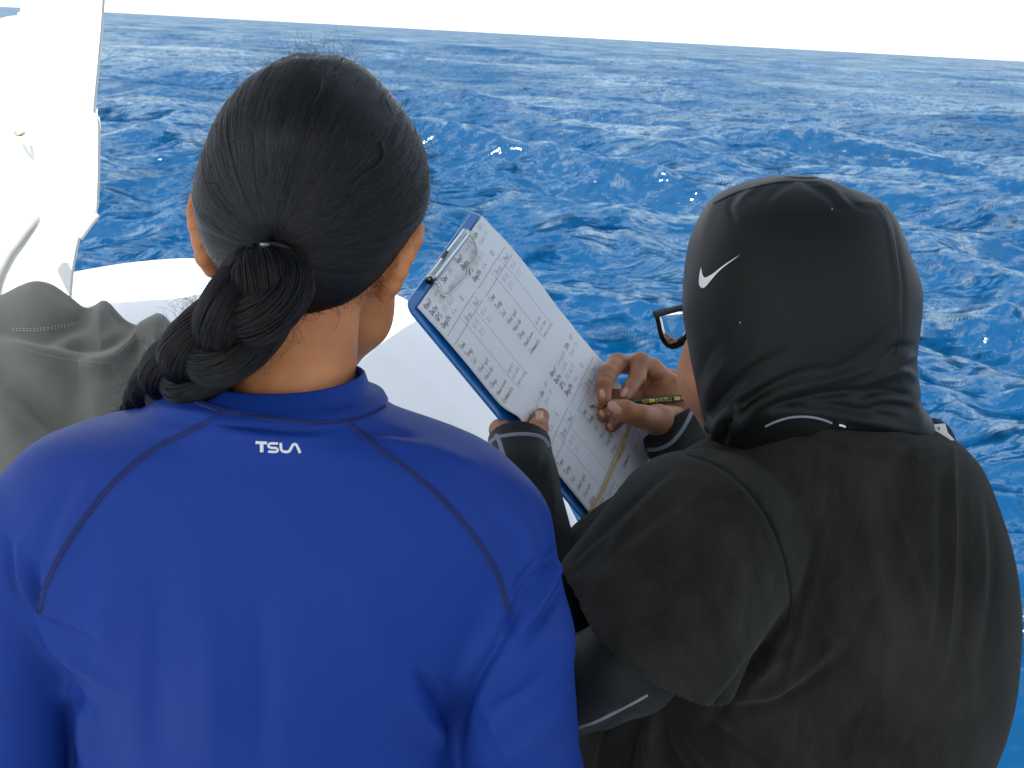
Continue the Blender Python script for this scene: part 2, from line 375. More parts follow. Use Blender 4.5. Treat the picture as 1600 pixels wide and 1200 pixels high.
# ================================================================== SEA
def sea():
    m = M['sea'] = mat('sea_water', (.001, .046, .130), .07, ior=1.333, spec=.36)
    N, L, b = nodes(m)
    prev = None      # wind ripples as real slopes, so that they hold out to the horizon
    for sc, am, stretch, det in ((.22, .9, (1, 1.6, 1), 2), (.9, 1.6, (1, 1.7, 1), 2), (3.6, 1.3, (1, 1.5, 1), 3), (15., .45, (1, 1.2, 1), 3)):
        t = N.new('ShaderNodeTexNoise'); t.inputs['Scale'].default_value = sc; t.inputs['Detail'].default_value = det; t.inputs['Distortion'].default_value = .6
        L.new(coord(m, stretch), t.inputs['Vector'])
        sb = N.new('ShaderNodeVectorMath'); sb.operation = 'SUBTRACT'; sb.inputs[1].default_value = (.5, .5, .5); L.new(t.outputs['Color'], sb.inputs[0])
        ml = N.new('ShaderNodeVectorMath'); ml.operation = 'MULTIPLY'; ml.inputs[1].default_value = (am*1.0, am*1.9, 0); L.new(sb.outputs[0], ml.inputs[0])
        if prev:
            ad = N.new('ShaderNodeVectorMath'); ad.operation = 'ADD'; L.new(prev.outputs[0], ad.inputs[0]); L.new(ml.outputs[0], ad.inputs[1]); prev = ad
        else: prev = ml
    ge = N.new('ShaderNodeNewGeometry'); ad = N.new('ShaderNodeVectorMath'); ad.operation = 'ADD'; L.new(prev.outputs[0], ad.inputs[0]); L.new(ge.outputs['Normal'], ad.inputs[1])
    nz = N.new('ShaderNodeVectorMath'); nz.operation = 'NORMALIZE'; L.new(ad.outputs[0], nz.inputs[0]); L.new(nz.outputs[0], b.inputs['Normal'])
    b.inputs['Specular IOR Level'].default_value = 0
    gl = N.new('ShaderNodeBsdfGlossy'); gl.inputs['Roughness'].default_value = .09; gl.inputs['Color'].default_value = (.78, .93, 1, 1); L.new(nz.outputs[0], gl.inputs['Normal'])
    lw = N.new('ShaderNodeLayerWeight'); lw.inputs['Blend'].default_value = .5; L.new(nz.outputs[0], lw.inputs['Normal'])
    pw = N.new('ShaderNodeMath'); pw.operation = 'POWER'; pw.inputs[1].default_value = 2.2; L.new(lw.outputs['Facing'], pw.inputs[0])
    fr = N.new('ShaderNodeMapRange'); fr.inputs[3].default_value = .025; fr.inputs[4].default_value = 1; L.new(pw.outputs[0], fr.inputs[0])
    gu = N.new('ShaderNodeTexNoise'); gu.inputs['Scale'].default_value = .045; gu.inputs['Detail'].default_value = 5; gu.inputs['Roughness'].default_value = .65; L.new(coord(m, (1, .55, 1)), gu.inputs['Vector'])   # gusts roughen the water in patches
    gr = N.new('ShaderNodeMapRange'); gr.inputs[1].default_value = .38; gr.inputs[2].default_value = .64; gr.inputs[3].default_value = .26; gr.inputs[4].default_value = .82; L.new(gu.outputs['Fac'], gr.inputs[0])
    gm = N.new('ShaderNodeMath'); gm.operation = 'MULTIPLY'; L.new(fr.outputs[0], gm.inputs[0]); L.new(gr.outputs[0], gm.inputs[1]); fr = gm
    ms = N.new('ShaderNodeMixShader'); L.new(fr.outputs[0], ms.inputs[0]); L.new(b.outputs[0], ms.inputs[1]); L.new(gl.outputs[0], ms.inputs[2])
    out = [q for q in N if q.type == 'OUTPUT_MATERIAL'][0]; L.new(ms.outputs[0], out.inputs[0])
    # foam on a few breaking crests (vertex attribute from the wave height)
    at_ = N.new('ShaderNodeAttribute'); at_.attribute_name = 'foam'
    fn = N.new('ShaderNodeTexNoise'); fn.inputs['Scale'].default_value = 9; fn.inputs['Detail'].default_value = 4; L.new(coord(m), fn.inputs['Vector'])
    mu = N.new('ShaderNodeMath'); mu.operation = 'MULTIPLY'; L.new(at_.outputs['Fac'], mu.inputs[0]); L.new(fn.outputs['Fac'], mu.inputs[1])
    rp = N.new('ShaderNodeValToRGB'); rp.color_ramp.elements[0].position = .38; rp.color_ramp.elements[1].position = .75; L.new(mu.outputs[0], rp.inputs[0])
    mx = N.new('ShaderNodeMix'); mx.data_type = 'RGBA'; L.new(rp.outputs[0], mx.inputs['Factor'])
    mx.inputs['A'].default_value = (.001, .046, .130, 1); mx.inputs['B'].default_value = (.75, .78, .8, 1)
    L.new(mx.outputs['Result'], b.inputs['Base Color'])
    mr = N.new('ShaderNodeMapRange'); L.new(rp.outputs[0], mr.inputs[0]); mr.inputs[3].default_value = .07; mr.inputs[4].default_value = .8; L.new(mr.outputs[0], b.inputs['Roughness'])

    r = np.random.default_rng(11); hh = CAM_H-SEA_Z
    nc, nr = 700, 560
    th = np.linspace(-math.radians(44), math.radians(44), nc)
    dip = np.concatenate([np.geomspace(.006, 1.2, 140), np.linspace(1.26, 62, nr-140)])
    # finer where the picture looks
    dip = np.concatenate([np.geomspace(.01, 1.2, 300), np.arange(1.24, 32, .062), np.linspace(32.5, 66, 30)]); nr = len(dip)
    rad = hh/np.tan(np.radians(dip)); dr = np.abs(np.gradient(rad))
    X = np.outer(rad, np.sin(th)); Y = np.outer(rad, np.cos(th)); sp = np.maximum(dr, rad*(th[1]-th[0])*.6)[:, None]
    Z = np.zeros_like(X); DX = np.zeros_like(X); DY = np.zeros_like(X); CV = np.zeros_like(X)
    lam = np.geomspace(.35, 60, 96)
    for l in lam:
        k = 2*math.pi/l; a = (.0078+.0034*math.exp(-(math.log(l/3.5)/.9)**2))*l**1.02 if l < 9 else .0092*9**1.02*(9/l)**.45
        for q in range(2):
            an = math.radians(205)+r.normal()*(.75 if l < 4 else .5)
            kx, ky = k*math.sin(an), k*math.cos(an); ph = r.uniform(0, 6.28)
            fade = np.clip((l/sp-1.7)/2.0, 0, 1)
            env = .7+.6*np.sin(X*kx*.13+Y*ky*.17+ph*3)
            A = a*fade*env; p = kx*X+ky*Y+ph
            Z += A*np.cos(p); DX -= .8*A*np.sin(p)*kx/k; DY -= .8*A*np.sin(p)*ky/k; CV += A*k*np.cos(p)
    ef = np.clip((math.radians(44)-np.abs(th))/math.radians(7), 0, 1)[None, :]; ef = ef*ef*(3-2*ef); Z *= ef; DX *= ef; DY *= ef; CV *= ef
    P = np.stack([X+DX, Y+DY, SEA_Z+Z], -1).reshape(-1, 3)
    i, j = np.meshgrid(np.arange(nr-1), np.arange(nc-1), indexing='ij'); a = (i*nc+j).ravel()
    Q = np.stack([a, a+1, a+nc+1, a+nc], 1)[:, ::-1]
    foam = np.clip((CV-3.15*CV.std())/(CV.std()*.5), 0, 1).ravel()
    # rest of the ocean beyond the fan and behind, flat
    th2 = np.linspace(math.radians(44), math.radians(316), 60); rd2 = np.geomspace(1.2, rad.max(), 40); n0 = len(P)
    P2 = np.stack([np.outer(rd2, np.sin(th2)), np.outer(rd2, np.cos(th2)), np.full((40, 60), SEA_Z)], -1).reshape(-1, 3)
    i, j = np.meshgrid(np.arange(39), np.arange(59), indexing='ij'); a = (i*60+j).ravel()+n0
    Q2 = np.stack([a, a+1, a+61, a+60], 1)
    o = mesh('sea', np.vstack([P, P2]), np.vstack([Q, Q2]), m)
    o['kind'] = 'structure'
    at2 = o.data.attributes.new('foam', 'FLOAT', 'POINT'); at2.data.foreach_set('value', np.concatenate([foam, np.zeros(len(P2))]).astype(np.float32))
    return o
sea()

# ================================================================== BOAT
m = M['gel'] = mat('white_gelcoat', (.8, .81, .8), .35, spec=.5, coat=.2)
mottle(m, (.79, .80, .79), (.82, .83, .82), 3, 3); bump(m, [(60, .04, (1, 1, 1))], .001)
M['gel2'] = mat('white_paint', (.8, .8, .79), .4)
m = M['deckm'] = mat('deck_grey', (.5, .5, .48), .7); bump(m, [(300, .3, (1, 1, 1))], .002)
V, Fc = box(-1.7, 1.75, -3.0, 2.2, -.12, 0, .02); o = mesh('deck_floor', V, Fc, M['deckm']); o['kind'] = 'structure'

def canopy():  # added out of view; outline cut to shade the people and near bow
    rt = root('shade_canopy', (0, -.4, 0), 'unseen white canopy on posts, added to shade the deck', 'canopy')
    V, Fc = prism([(-1.55, -3, 2.43), (1.25, -3, 2.43), (1.25, 3.2, 2.43), (-.2, 3.15, 2.43), (-.55, 2.7, 2.43), (-.85, 1.75, 2.43), (-1.55, 1.05, 2.43)], (0, 0, 1), .08, .012); mesh('shade_panel', V, Fc, M['gel2'], rt, smooth=False)
    for x, y in ((-1.45, -2.8), (1.15, -2.8)):
        V, Fc = tube([(x, y, 0), (x, y, 2.37)], .025, 14); mesh('post', V, Fc, M['gel2'], rt)
canopy()

def foredeck():
    """white moulded bow: a cambered top that falls away towards the water, with a low moulded rib"""
    edge = cr([(117, 418), (165, 408), (215, 400), (265, 395), (310, 393), (380, 397), (450, 404), (520, 416), (580, 432), (640, 457), (700, 500), (760, 560), (815, 640), (870, 735), (915, 835), (950, 930), (975, 1010)], 90)
    far = np.array([at(x, y, Yv) for (x, y), Yv in zip(edge, np.interp(np.linspace(0, 1, 90), [0, .4, .7, 1], [3.6, 3.4, 2.5, 1.62]))])
    far = np.vstack([[at(-420, 560, 3.2)], [at(-150, 470, 3.5)], [at(0, 440, 3.6)], far])
    n = len(far); near = np.stack([np.linspace(-1.5, .55, n), np.linspace(1.28, 1.12, n), np.full(n, .62)], 1)
    rows = []
    m_ = 40
    for i in range(m_):
        u = i/(m_-1); p = near+(far-near)*u
        p[:, 2] = near[:, 2]+(far[:, 2]-near[:, 2])*(1-(1-u)**1.7)
        p[:, 2] -= .02*np.clip((u-.93)/.07, 0, 1)**2
        p[:, 2] += .004*np.exp(-((u-.80)/.012)**2)
        rows.append(p)
    cen = far.mean(0); outw = far-np.array([-.4, 1.6, 0]); outw[:, 2] = 0; outw /= np.linalg.norm(outw, axis=1)[:, None]
    for k, (o_, d_) in enumerate(((.015, .035), (.03, .07), (.035, .12), (.0, .6), (-.1, 1.4), (-.3, 2.6))):
        q = far+outw*o_; q[:, 2] = far[:, 2]-.02-d_; rows.append(q)
    rows = [np.stack([near[:, 0], near[:, 1], np.full(n, .0)], 1)]+rows
    P = np.array(rows); R_, C_ = P.shape[:2]; i, j = np.meshgrid(np.arange(R_-1), np.arange(C_-1), indexing='ij'); a = (i*C_+j).ravel()
    return mesh('boat_bow', P.reshape(-1, 3), np.stack([a, a+1, a+C_+1, a+C_], 1), M['gel'])
tag(foredeck(), 'white moulded bow of the boat curving behind the woman in blue', 'boat bow')

def tower():
    """white moulded upright at the left, arched opening on its left side, with hook and hand rail"""
    Yt = 2.35
    rt = root('boat_console', tuple(at(80, 430, Yt)*np.array([1, 1, 0])), 'white moulded boat console at the left edge of the deck', 'boat console')
    out = [(167, -60), (165, 0), (162, 45), (156, 110), (150, 172), (156, 180), (158, 200), (157, 280), (155, 328), (150, 340), (128, 366), (122, 392), (117, 420), (108, 520), (100, 640),
           (-260, 640), (-260, 160), (-120, 90), (-60, 66), (0, 48), (12, 38), (30, 31), (62, 27), (62, -60)]
    P = np.array([at(x, y, Yt) for x, y in out]); nv = np.array([0, -1., 0])
    bm = bmesh.new(); vs = [bm.verts.new(p) for p in P]; f = bm.faces.new(vs); r = bmesh.ops.extrude_face_region(bm, geom=[f])
    for v in [g for g in r['geom'] if isinstance(g, bmesh.types.BMVert)]: v.co += Vector((-.15, .34, 0))
    bmesh.ops.recalc_face_normals(bm, faces=bm.faces[:])
    bmesh.ops.bevel(bm, geom=bm.edges[:], offset=.006, segments=2, affect='EDGES', clamp_overlap=True)
    V = [tuple(v.co) for v in bm.verts]; Fc = [tuple(v.index for v in f.verts) for f in bm.faces]; bm.free()
    mesh('shell', V, Fc, M['gel'], rt, smooth=False)
    # rebated lower flange by the chamfer, seen a little darker
    Vp, Fp = tube([at(153, 336, Yt-.004), at(140, 352, Yt-.004), at(126, 372, Yt-.004)], .0045, 8, n=10); mesh('edge_trim', Vp, Fp, M['whitetag'], rt)
    # small hook
    V, Fc = tube([at(24, 206, Yt-.012), at(27, 210, Yt-.02), at(32, 211, Yt-.02), at(37, 208, Yt-.012)], .0028, 8, n=14); mesh('hook', V, Fc, M['brass'], rt)
    # hand rail curving down to the left
    V, Fc = tube([at(52, 343, Yt-.05), at(46, 352, Yt-.09), at(30, 376, Yt-.1), at(12, 402, Yt-.1), at(-4, 436, Yt-.1), at(-14, 480, Yt-.1)], [.012]*6, 14, n=30); mesh('hand_rail', V, Fc, M['rail'], rt)
M['brass'] = mat('dull_metal', (.35, .3, .2), .4, metal=.6)
M['rail'] = mat('rail_white', (.55, .55, .50), .35)
tower()

def grey_cover():
    """grey cloth cover bunched in three peaks"""
    m = M['canvas'] = mat('grey_canvas', (.150, .150, .120), .85, sheen=.3); bump(m, [(900, .4, (1, 1, 1)), (14, .2, (1, 1, 1))], .002)
    top = cr([(-260, 560), (-120, 510), (-50, 486), (0, 466), (28, 452), (52, 445), (78, 450), (105, 468), (130, 486), (143, 484), (158, 475), (172, 482), (190, 500), (208, 513), (222, 511),
              (236, 499), (244, 495), (256, 501), (268, 514), (290, 540), (320, 580), (350, 640), (370, 700)], 190)
    rows = []
    nrow = 110
    for i in range(nrow):
        v = i/(nrow-1); Yr = 1.95-.42*v**.8
        bot = np.stack([np.linspace(-340, 470, 190), np.full(190, 1000.)], 1)
        p2 = top+(bot-top)*v
        P = np.array([at(x, y, Yr) for x, y in p2]); rows.append(P)
    P = np.array(rows); R_, C_ = P.shape[:2]
    # rounded top edge rolling away to the back, then a back face hanging down
    back = []
    for o_, d_ in ((.008, -.004), (.02, .004), (.035, .02), (.06, .06), (.1, .2), (.13, .45)):
        q = P[0].copy(); q[:, 1] += o_; q[:, 2] -= d_; back.append(q)
    P = np.vstack([np.array(back)[::-1], P]); R_ = len(P)
    i, j = np.meshgrid(np.arange(R_-1), np.arange(C_-1), indexing='ij'); a = (i*C_+j).ravel()
    Q = np.stack([a, a+C_, a+C_+1, a+1], 1); V = P.reshape(-1, 3)
    V = folds(V, Q, [([(-60, 520), (30, 517), (80, 522), (130, 514), (180, 500)], 22, -14), ([(-60, 500), (0, 530), (60, 552), (120, 566), (170, 570)], 16, 12),
                     ([(90, 535), (140, 515), (160, 480)], 12, 9), ([(100, 545), (180, 536), (215, 516)], 9, -8), ([(120, 580), (155, 578), (185, 555), (215, 522), (245, 500)], 11, 12),
                     ([(165, 582), (150, 588), (190, 560), (225, 530)], 9, -7), ([(-40, 560), (30, 610), (90, 655), (150, 690)], 26, -22), ([(-60, 600), (0, 640), (30, 690)], 30, 16),
                     ([(0, 580), (60, 600), (110, 640)], 26, 8), ([(230, 600), (240, 650), (200, 720)], 24, -8), ([(245, 520), (262, 560), (280, 620)], 12, -8)])
    rt = root('canvas_cover', tuple(at(100, 700, 1.7)*np.array([1, 1, 0])+np.array([0, 0, .5])), 'grey canvas cover bunched into three peaks behind the blue shoulder', 'cover')
    mesh('cloth', V, Q, m, rt)
    t = bvh(V, Q); lt = mat('pale_thread', (.5, .45, .40), .8)
    for off in (0, 3.2):
        L = cr([(20, 513+off), (60, 513+off), (100, 508+off), (128, 501+off)], 42)
        pa = []
        for q in range(0, 40, 2):
            v, f = strip(t, [L[q], L[q+1]], 1.6, .0012, n=3, across=3)
            pa.append((v, f))
        V2, F2 = join_lists(pa); o = mesh('stitching', V2, F2, lt, rt)
    st = mat('seam_grey', (.22, .225, .2), .9)
    for pl in ([(0, 531), (50, 549), (100, 561), (150, 566), (172, 568)], [(180, 558), (205, 535), (220, 529), (238, 532), (252, 536)]):
        V2, F2 = strip(t, pl, 2.2, .001); mesh('seam', V2, F2, st, rt)
grey_cover()
# ================================================================== WOMAN IN BLUE
Yb = 1.12
def hair_mat(name, mel=1.0, rough=.27):
    m = bpy.data.materials.new(name); m.use_nodes = True; N = m.node_tree.nodes; L = m.node_tree.links; N.clear()
    o = N.new('ShaderNodeOutputMaterial'); h = N.new('ShaderNodeBsdfHairPrincipled'); h.parametrization = 'MELANIN'
    h.inputs['Melanin'].default_value = mel; h.inputs['Roughness'].default_value = rough; h.inputs['Radial Roughness'].default_value = .35
    h.inputs['Random Roughness'].default_value = .2; h.inputs['Random Color'].default_value = .1; h.inputs['Melanin Redness'].default_value = .3
    L.new(h.outputs[0], o.inputs[0]); return m
M['hair'] = hair_mat('black_hair')
M['scalp'] = mat('hair_underlayer', (.006, .0056, .005), .6, spec=.1); bump(M['scalp'], [(260, .6, (1, 1, .2))], .001)

def hair_curves(name, strands, rad, parent, kind='stuff'):
    """strands: list of (n,3) arrays"""
    hc = bpy.data.hair_curves.new(name); hc.add_curves([len(s) for s in strands])
    P = np.vstack(strands).astype(np.float32)
    hc.attributes['position'].data.foreach_set('vector', P.ravel()) if 'position' in hc.attributes else None
    ra = hc.attributes.get('radius') or hc.attributes.new('radius', 'FLOAT', 'POINT')
    rr = np.concatenate([np.full(len(s), rad)*np.concatenate([np.ones(len(s)-2), [.6, .2]]) for s in strands]).astype(np.float32)
    ra.data.foreach_set('value', rr)
    o = bpy.data.objects.new(name, hc); COL.objects.link(o); hc.materials.append(M['hair'])
    if kind: o['kind'] = kind
    adopt(o, parent); return o

# --- body (skin): skull, face, jaw, ears and neck as one surface
def px(x, y, Y): return at(x, y, Y)
W1 = root('person', (-.14, 1.12, 0), 'woman seen from behind in a blue long-sleeved swim shirt with a thick black braid', 'person')
hc_ = px(490, 265, 1.15)
pr = [ell(px(490, 275, 1.15), (.078, .09, .080), .02), ell(px(512, 345, 1.175), (.066, .075, .075), .03),
      cone(px(560, 400, 1.20), px(548, 488, 1.225), .036, .033, .02), cone(px(548, 488, 1.225), px(512, 535, 1.245), .033, .028, .02),
      cone(px(440, 420, 1.20), px(455, 500, 1.225), .036, .03, .02), cone(px(455, 500, 1.225), px(512, 535, 1.245), .03, .028, .02),
      cone(px(453, 655, 1.115), px(468, 440, 1.155), .0525, .050, .012),
      cone(px(455, 690, 1.12), px(580, 740, 1.12), .045, .03, .03), cone(px(455, 690, 1.12), px(330, 730, 1.12), .045, .03, .03),
      # face on the far side: brow, nose, lips, chin
      ell(px(515, 300, 1.235), (.05, .022, .02), .02), cone(px(518, 340, 1.262), px(522, 420, 1.292), .009, .013, .012), ell(px(520, 470, 1.272), (.022, .012, .008), .008),
      ell(px(514, 530, 1.262), (.022, .018, .016), .012)]
# ears: helix rim, lobe, and the shell that joins the head
for sgn, rim, rr, shell in ((1, [(652, 357, 1.148), (645, 375, 1.142), (634, 398, 1.139), (623, 422, 1.139), (613, 445, 1.143), (603, 462, 1.152)], [.0045, .0066, .0070, .0066, .0066, .0066],
                         [(632, 372, 1.165), (620, 398, 1.165), (606, 430, 1.165), (596, 452, 1.167)]),
                        (-1, [(307, 309, 1.150), (305, 330, 1.144), (309, 352, 1.142), (315, 376, 1.142), (322, 400, 1.145), (333, 419, 1.150)], [.0045, .0058, .0066, .0074, .0085, .0085],
                         [(322, 330, 1.168), (326, 356, 1.168), (334, 384, 1.166), (345, 410, 1.166)])):
    pr += chain([px(*q) for q in rim], rr, .005)
    for a, b in zip(rim[1:], shell): pr.append(cone(px(*a), px(*b), .0055, .007, .006))
    c = px(rim[0][0]-sgn*4, rim[0][1]+4, rim[0][2]+.03); pr.append(cone(px(*rim[0]), c, .0045, .004, .006))
V, Q = sdf(pr, .0022, 2)
V = wobble(V, Q, .0004, 90, 3)
body1 = mesh('body', V, Q, M['skin'], W1); tskin = bvh(V, Q)

# --- hair cap: the outline of the pulled-back hair
Lc = [(455, 89), (430, 97), (405, 112), (382, 132), (358, 162), (340, 195), (325, 235), (314, 270), (309, 300), (315, 335), (324, 370), (338, 396), (356, 420), (378, 448), (400, 465)]
Rc = [(500, 89), (530, 94), (560, 108), (590, 131), (617, 162), (640, 198), (656, 235), (664, 270), (666, 305), (660, 335), (645, 362), (627, 390), (604, 418), (570, 448), (530, 472)]
capf = column(Lc, Rc, 1.15, [(86, .012, 1.160), (92, .036, 1.16), (100, .052, 1.16), (115, .070, 1.16), (135, .084, 1.16), (165, .096, 1.158), (210, .103, 1.155), (300, .098, 1.152), (370, .088, 1.150), (430, .070, 1.150), (475, .058, 1.15)], 2.08, .012)
# the face and the front stay free: cut in front of the ears below the fringe
fpt = px(490, 220, 1.245)
cap = [capf, clip(fpt, (0, .9, -.42), fpt-.3, fpt+.3, .01)]
Vc, Qc = sdf(cap, .0025, 3)
Vc = wobble(Vc, Qc, .0012, 45, 5)
hair1 = mesh('hair', Vc, Qc, M['scalp'], W1); tcap = bvh(Vc, Qc)

# strands drawn back over the skull to the tie
cen = px(490, 280, 1.155)
tie_p, tie_n = hit(tcap, 424, 384); Td = (tie_p-cen)/np.linalg.norm(tie_p-cen)
e1 = np.cross(Td, [0, 0, 1.]); e1 /= np.linalg.norm(e1); e2 = np.cross(Td, e1)
def shell_r(d):
    r = tcap.ray_cast(Vector(cen+d*.3), Vector(-d), .3)
    return None if r[0] is None else np.linalg.norm(np.array(r[0])-cen)
def head_strands(n, npt, lift0, lift1, clumps):
    out = []
    cph = RNG.uniform(0, 2*np.pi, clumps); cl = RNG.uniform(0, 1, clumps); ctw = RNG.normal(0, .10, clumps)
    for i in range(n):
        c = RNG.integers(clumps); ph = cph[c]+RNG.normal(0, .016); tw = ctw[c]+RNG.normal(0, .02)
        th0 = RNG.uniform(.25, 2.35); th1 = max(.05, th0-RNG.uniform(.5, 1.6)) if RNG.random() < .55 else RNG.uniform(.04, .12)
        ts = np.linspace(th0, th1, npt); pts = []
        lift = lift0+(lift1-lift0)*(.75*cl[c]+.25*RNG.random()); wv = RNG.uniform(0, 6.28)
        jit = RNG.normal(0, .006)
        for t in ts:
            p = ph+tw*np.sin(t*1.3)+.012*np.sin(t*7+wv)*min(1, t)+jit/max(.12, t)
            d = math.cos(t)*Td+math.sin(t)*(math.cos(p)*e1+math.sin(p)*e2)
            r = shell_r(d)
            if r is None: break
            q = cen+d*(r+lift*min(1, t/.25)); pts.append(q)
        if len(pts) > 5:
            # keep only what lies on hair (not over the bare neck or face)
            out.append(np.array(pts))
    return out
st = head_strands(15000, 16, .0002, .0022, 900)
for vi in RNG.integers(0, len(Vc), 9000):      # shorter hairs rooted all over the cap, lying towards the tie
    d0 = Vc[vi]-cen; d0 /= np.linalg.norm(d0); d = d0+RNG.normal(0, .01, 3); th = math.acos(max(-1, min(1, d@Td/np.linalg.norm(d))))
    if th < .12: continue
    ax_ = np.cross(d, Td); ax_ /= np.linalg.norm(ax_); L_ = min(th-.05, RNG.uniform(.2, .7)); s_ = []; lf = RNG.uniform(.0003, .002); bend = RNG.normal(0, .03)
    d /= np.linalg.norm(d)
    for a_ in np.linspace(0, L_, 10):
        q_ = d*math.cos(a_)+np.cross(ax_, d)*math.sin(a_)+ax_*bend*math.sin(a_*3); q_ /= np.linalg.norm(q_); r_ = shell_r(q_)
        if r_ is None: break
        s_.append(cen+q_*(r_+lf))
    if len(s_) > 4: st.append(np.array(s_))
hair_curves('hair_strands', st, .00017, hair1)

# --- braid
bp_ = [(424, 388, 1.058), (420, 425, 1.046), (402, 468, 1.044), (368, 510, 1.05), (325, 548, 1.065), (283, 582, 1.10), (252, 610, 1.135), (226, 636, 1.17), (205, 668, 1.215), (195, 720, 1.25)]
bw = [.018, .034, .035, .034, .033, .030, .025, .018, .013, .010]
BC = cr([list(px(*p))+[w] for p, w in zip(bp_, bw)], 240); bc, bwid = BC[:, :3], BC[:, 3]
Tb = np.gradient(bc, axis=0); Tb /= np.linalg.norm(Tb, axis=1)[:, None]
Vw = bc-CP; Vw /= np.linalg.norm(Vw, axis=1)[:, None]
Lb = np.cross(Tb, Vw); Lb /= np.linalg.norm(Lb, axis=1)[:, None]; Nb = np.cross(Lb, Tb)
slen = np.concatenate([[0], np.cumsum(np.linalg.norm(np.diff(bc, axis=0), axis=1))])
theta = np.cumsum(np.concatenate([[0], np.diff(slen)/(2.35*np.maximum(bwid[1:], .012))]))*np.pi
br = root('tmp', (0, 0, 0), 'x', 'y'); bpy.data.objects.remove(br)
braid = None; allst = []
parts = []
for k in range(3):
    ph = theta+k*2*np.pi/3+.6
    grow = np.clip((slen-.012)/.03, 0, 1)
    off = (.50*bwid*np.sin(ph))[:, None]*Lb+(.36*bwid*np.sin(2*ph)*grow)[:, None]*Nb
    c = bc+off; rad = .62*bwid*(.9+.1*np.cos(2*ph)); rad[:14] *= np.linspace(.55, 1, 14)
    Vt, Ft = tube(c, rad, 18, flat=.95); parts.append((Vt, Ft))
    # fine hair along this strand, slightly twisted
    Tc = np.gradient(c, axis=0); Tc /= np.linalg.norm(Tc, axis=1)[:, None]
    A = np.cross(Tc, Nb); A /= np.linalg.norm(A, axis=1)[:, None]; B = np.cross(Tc, A)
    for i in range(1900):
        a0 = RNG.uniform(0, 6.28); s0 = RNG.integers(0, 195); ln = RNG.integers(30, 80); s1 = min(239, s0+ln)
        ix = np.arange(s0, s1, 5); tw = RNG.normal(0, .5); lf = 1.0+abs(RNG.normal(0, .025))
        a = a0+tw*(ix-s0)/80.+.06*np.sin(ix*.15+a0*7)
        out_ = (rad[ix]*lf+RNG.uniform(.0001, .0009))[:, None]
        allst.append(c[ix]+out_*(np.cos(a)[:, None]*A[ix]+np.sin(a)[:, None]*B[ix]))
Vt, Ft = join_lists(parts); braid = mesh('braid', Vt, Ft, M['scalp'], W1)
hair_curves('braid_strands', allst, .00016, braid)

# hair tie: a doubled black elastic with a small metal crimp
tp = []
for x, y in ((384, 404), (388, 392), (400, 382), (420, 377), (442, 379), (460, 388), (470, 402), (474, 418)):
    r_ = at(x, y, 1.0); h_, n_ = hit(tcap, x, y)
    tp.append(h_+n_*.006 if h_ is not None else r_)
Vt, Ft = tube(tp, [.003]*len(tp), 10, n=40); tie = mesh('hair_tie', Vt, Ft, M['black'], W1)
Vt, Ft = tube([p+np.array([0, .003, -.0045]) for p in tp], [.0026]*len(tp), 10, n=40); mesh('hair_tie', Vt, Ft, M['black'], W1)
a_, n_ = hit(tcap, 415, 378); b_, _ = hit(tcap, 428, 379); M['steel'] = mat('steel', (.6, .6, .6), .25, metal=1)
Vt, Ft = tube([a_+n_*.008, b_+n_*.008], [.0036, .0036], 12); mesh('crimp', Vt, Ft, M['steel'], tie)

# loose hairs: a wiry tuft on the crown, frizz along the outline, wisps at the nape and by the braid
loose = []
def curl(p0, dirv, L, n=14, cur=1.0, grav=.2):
    p = np.array(p0, float); d = np.array(dirv, float)/np.linalg.norm(dirv); out = [p.copy()]
    ax = RNG.normal(size=3); ax /= np.linalg.norm(ax); ang = cur*RNG.uniform(.6, 1.4)/n
    for i in range(n-1):
        d = d*math.cos(ang)+np.cross(ax, d)*math.sin(ang)+ax*(ax@d)*(1-math.cos(ang)); d[2] -= grav/n; d /= np.linalg.norm(d)
        p = p+d*L/n; out.append(p.copy())
    return np.array(out)
for i in range(105):
    x = RNG.normal(482, 42); h_, n_ = hit(tcap, x, RNG.uniform(92, 112))
    if h_ is not None: loose.append(curl(h_, (RNG.normal(0, .55), RNG.normal(0, .3), 1), RNG.uniform(.02, .042), cur=RNG.uniform(1, 4.5), grav=.8))
for i in range(520):
    d = np.array([RNG.normal(), RNG.normal()*.5-.1, RNG.uniform(-.5, 1)]); d /= np.linalg.norm(d); r = shell_r(d)
    if r is None: continue
    p = cen+d*r; tan = Td-(Td@d)*d; loose.append(curl(p, tan*.8+d*RNG.uniform(.15, .7)+RNG.normal(0, .3, 3), RNG.uniform(.012, .035), cur=RNG.uniform(.6, 2.4)))
for i in range(90):    # right side wisps
    h_, n_ = hit(tcap, RNG.uniform(640, 664), RNG.uniform(200, 350))
    if h_ is not None: loose.append(curl(h_, (1, -.3, RNG.normal(0, .5)), RNG.uniform(.008, .022), cur=RNG.uniform(2, 5)))
for i in range(330):   # braid frizz
    s = RNG.integers(25, 200); sd_ = 1 if RNG.random() < .75 else -1
    up_ = -Lb[s] if (-Lb[s])[2] > 0 else Lb[s]
    loose.append(curl(bc[s]+up_*sd_*bwid[s]*.95+Nb[s]*RNG.normal(0, .3)*bwid[s], up_*sd_+RNG.normal(0, .6, 3), RNG.uniform(.008, .03), cur=RNG.uniform(2, 5)))
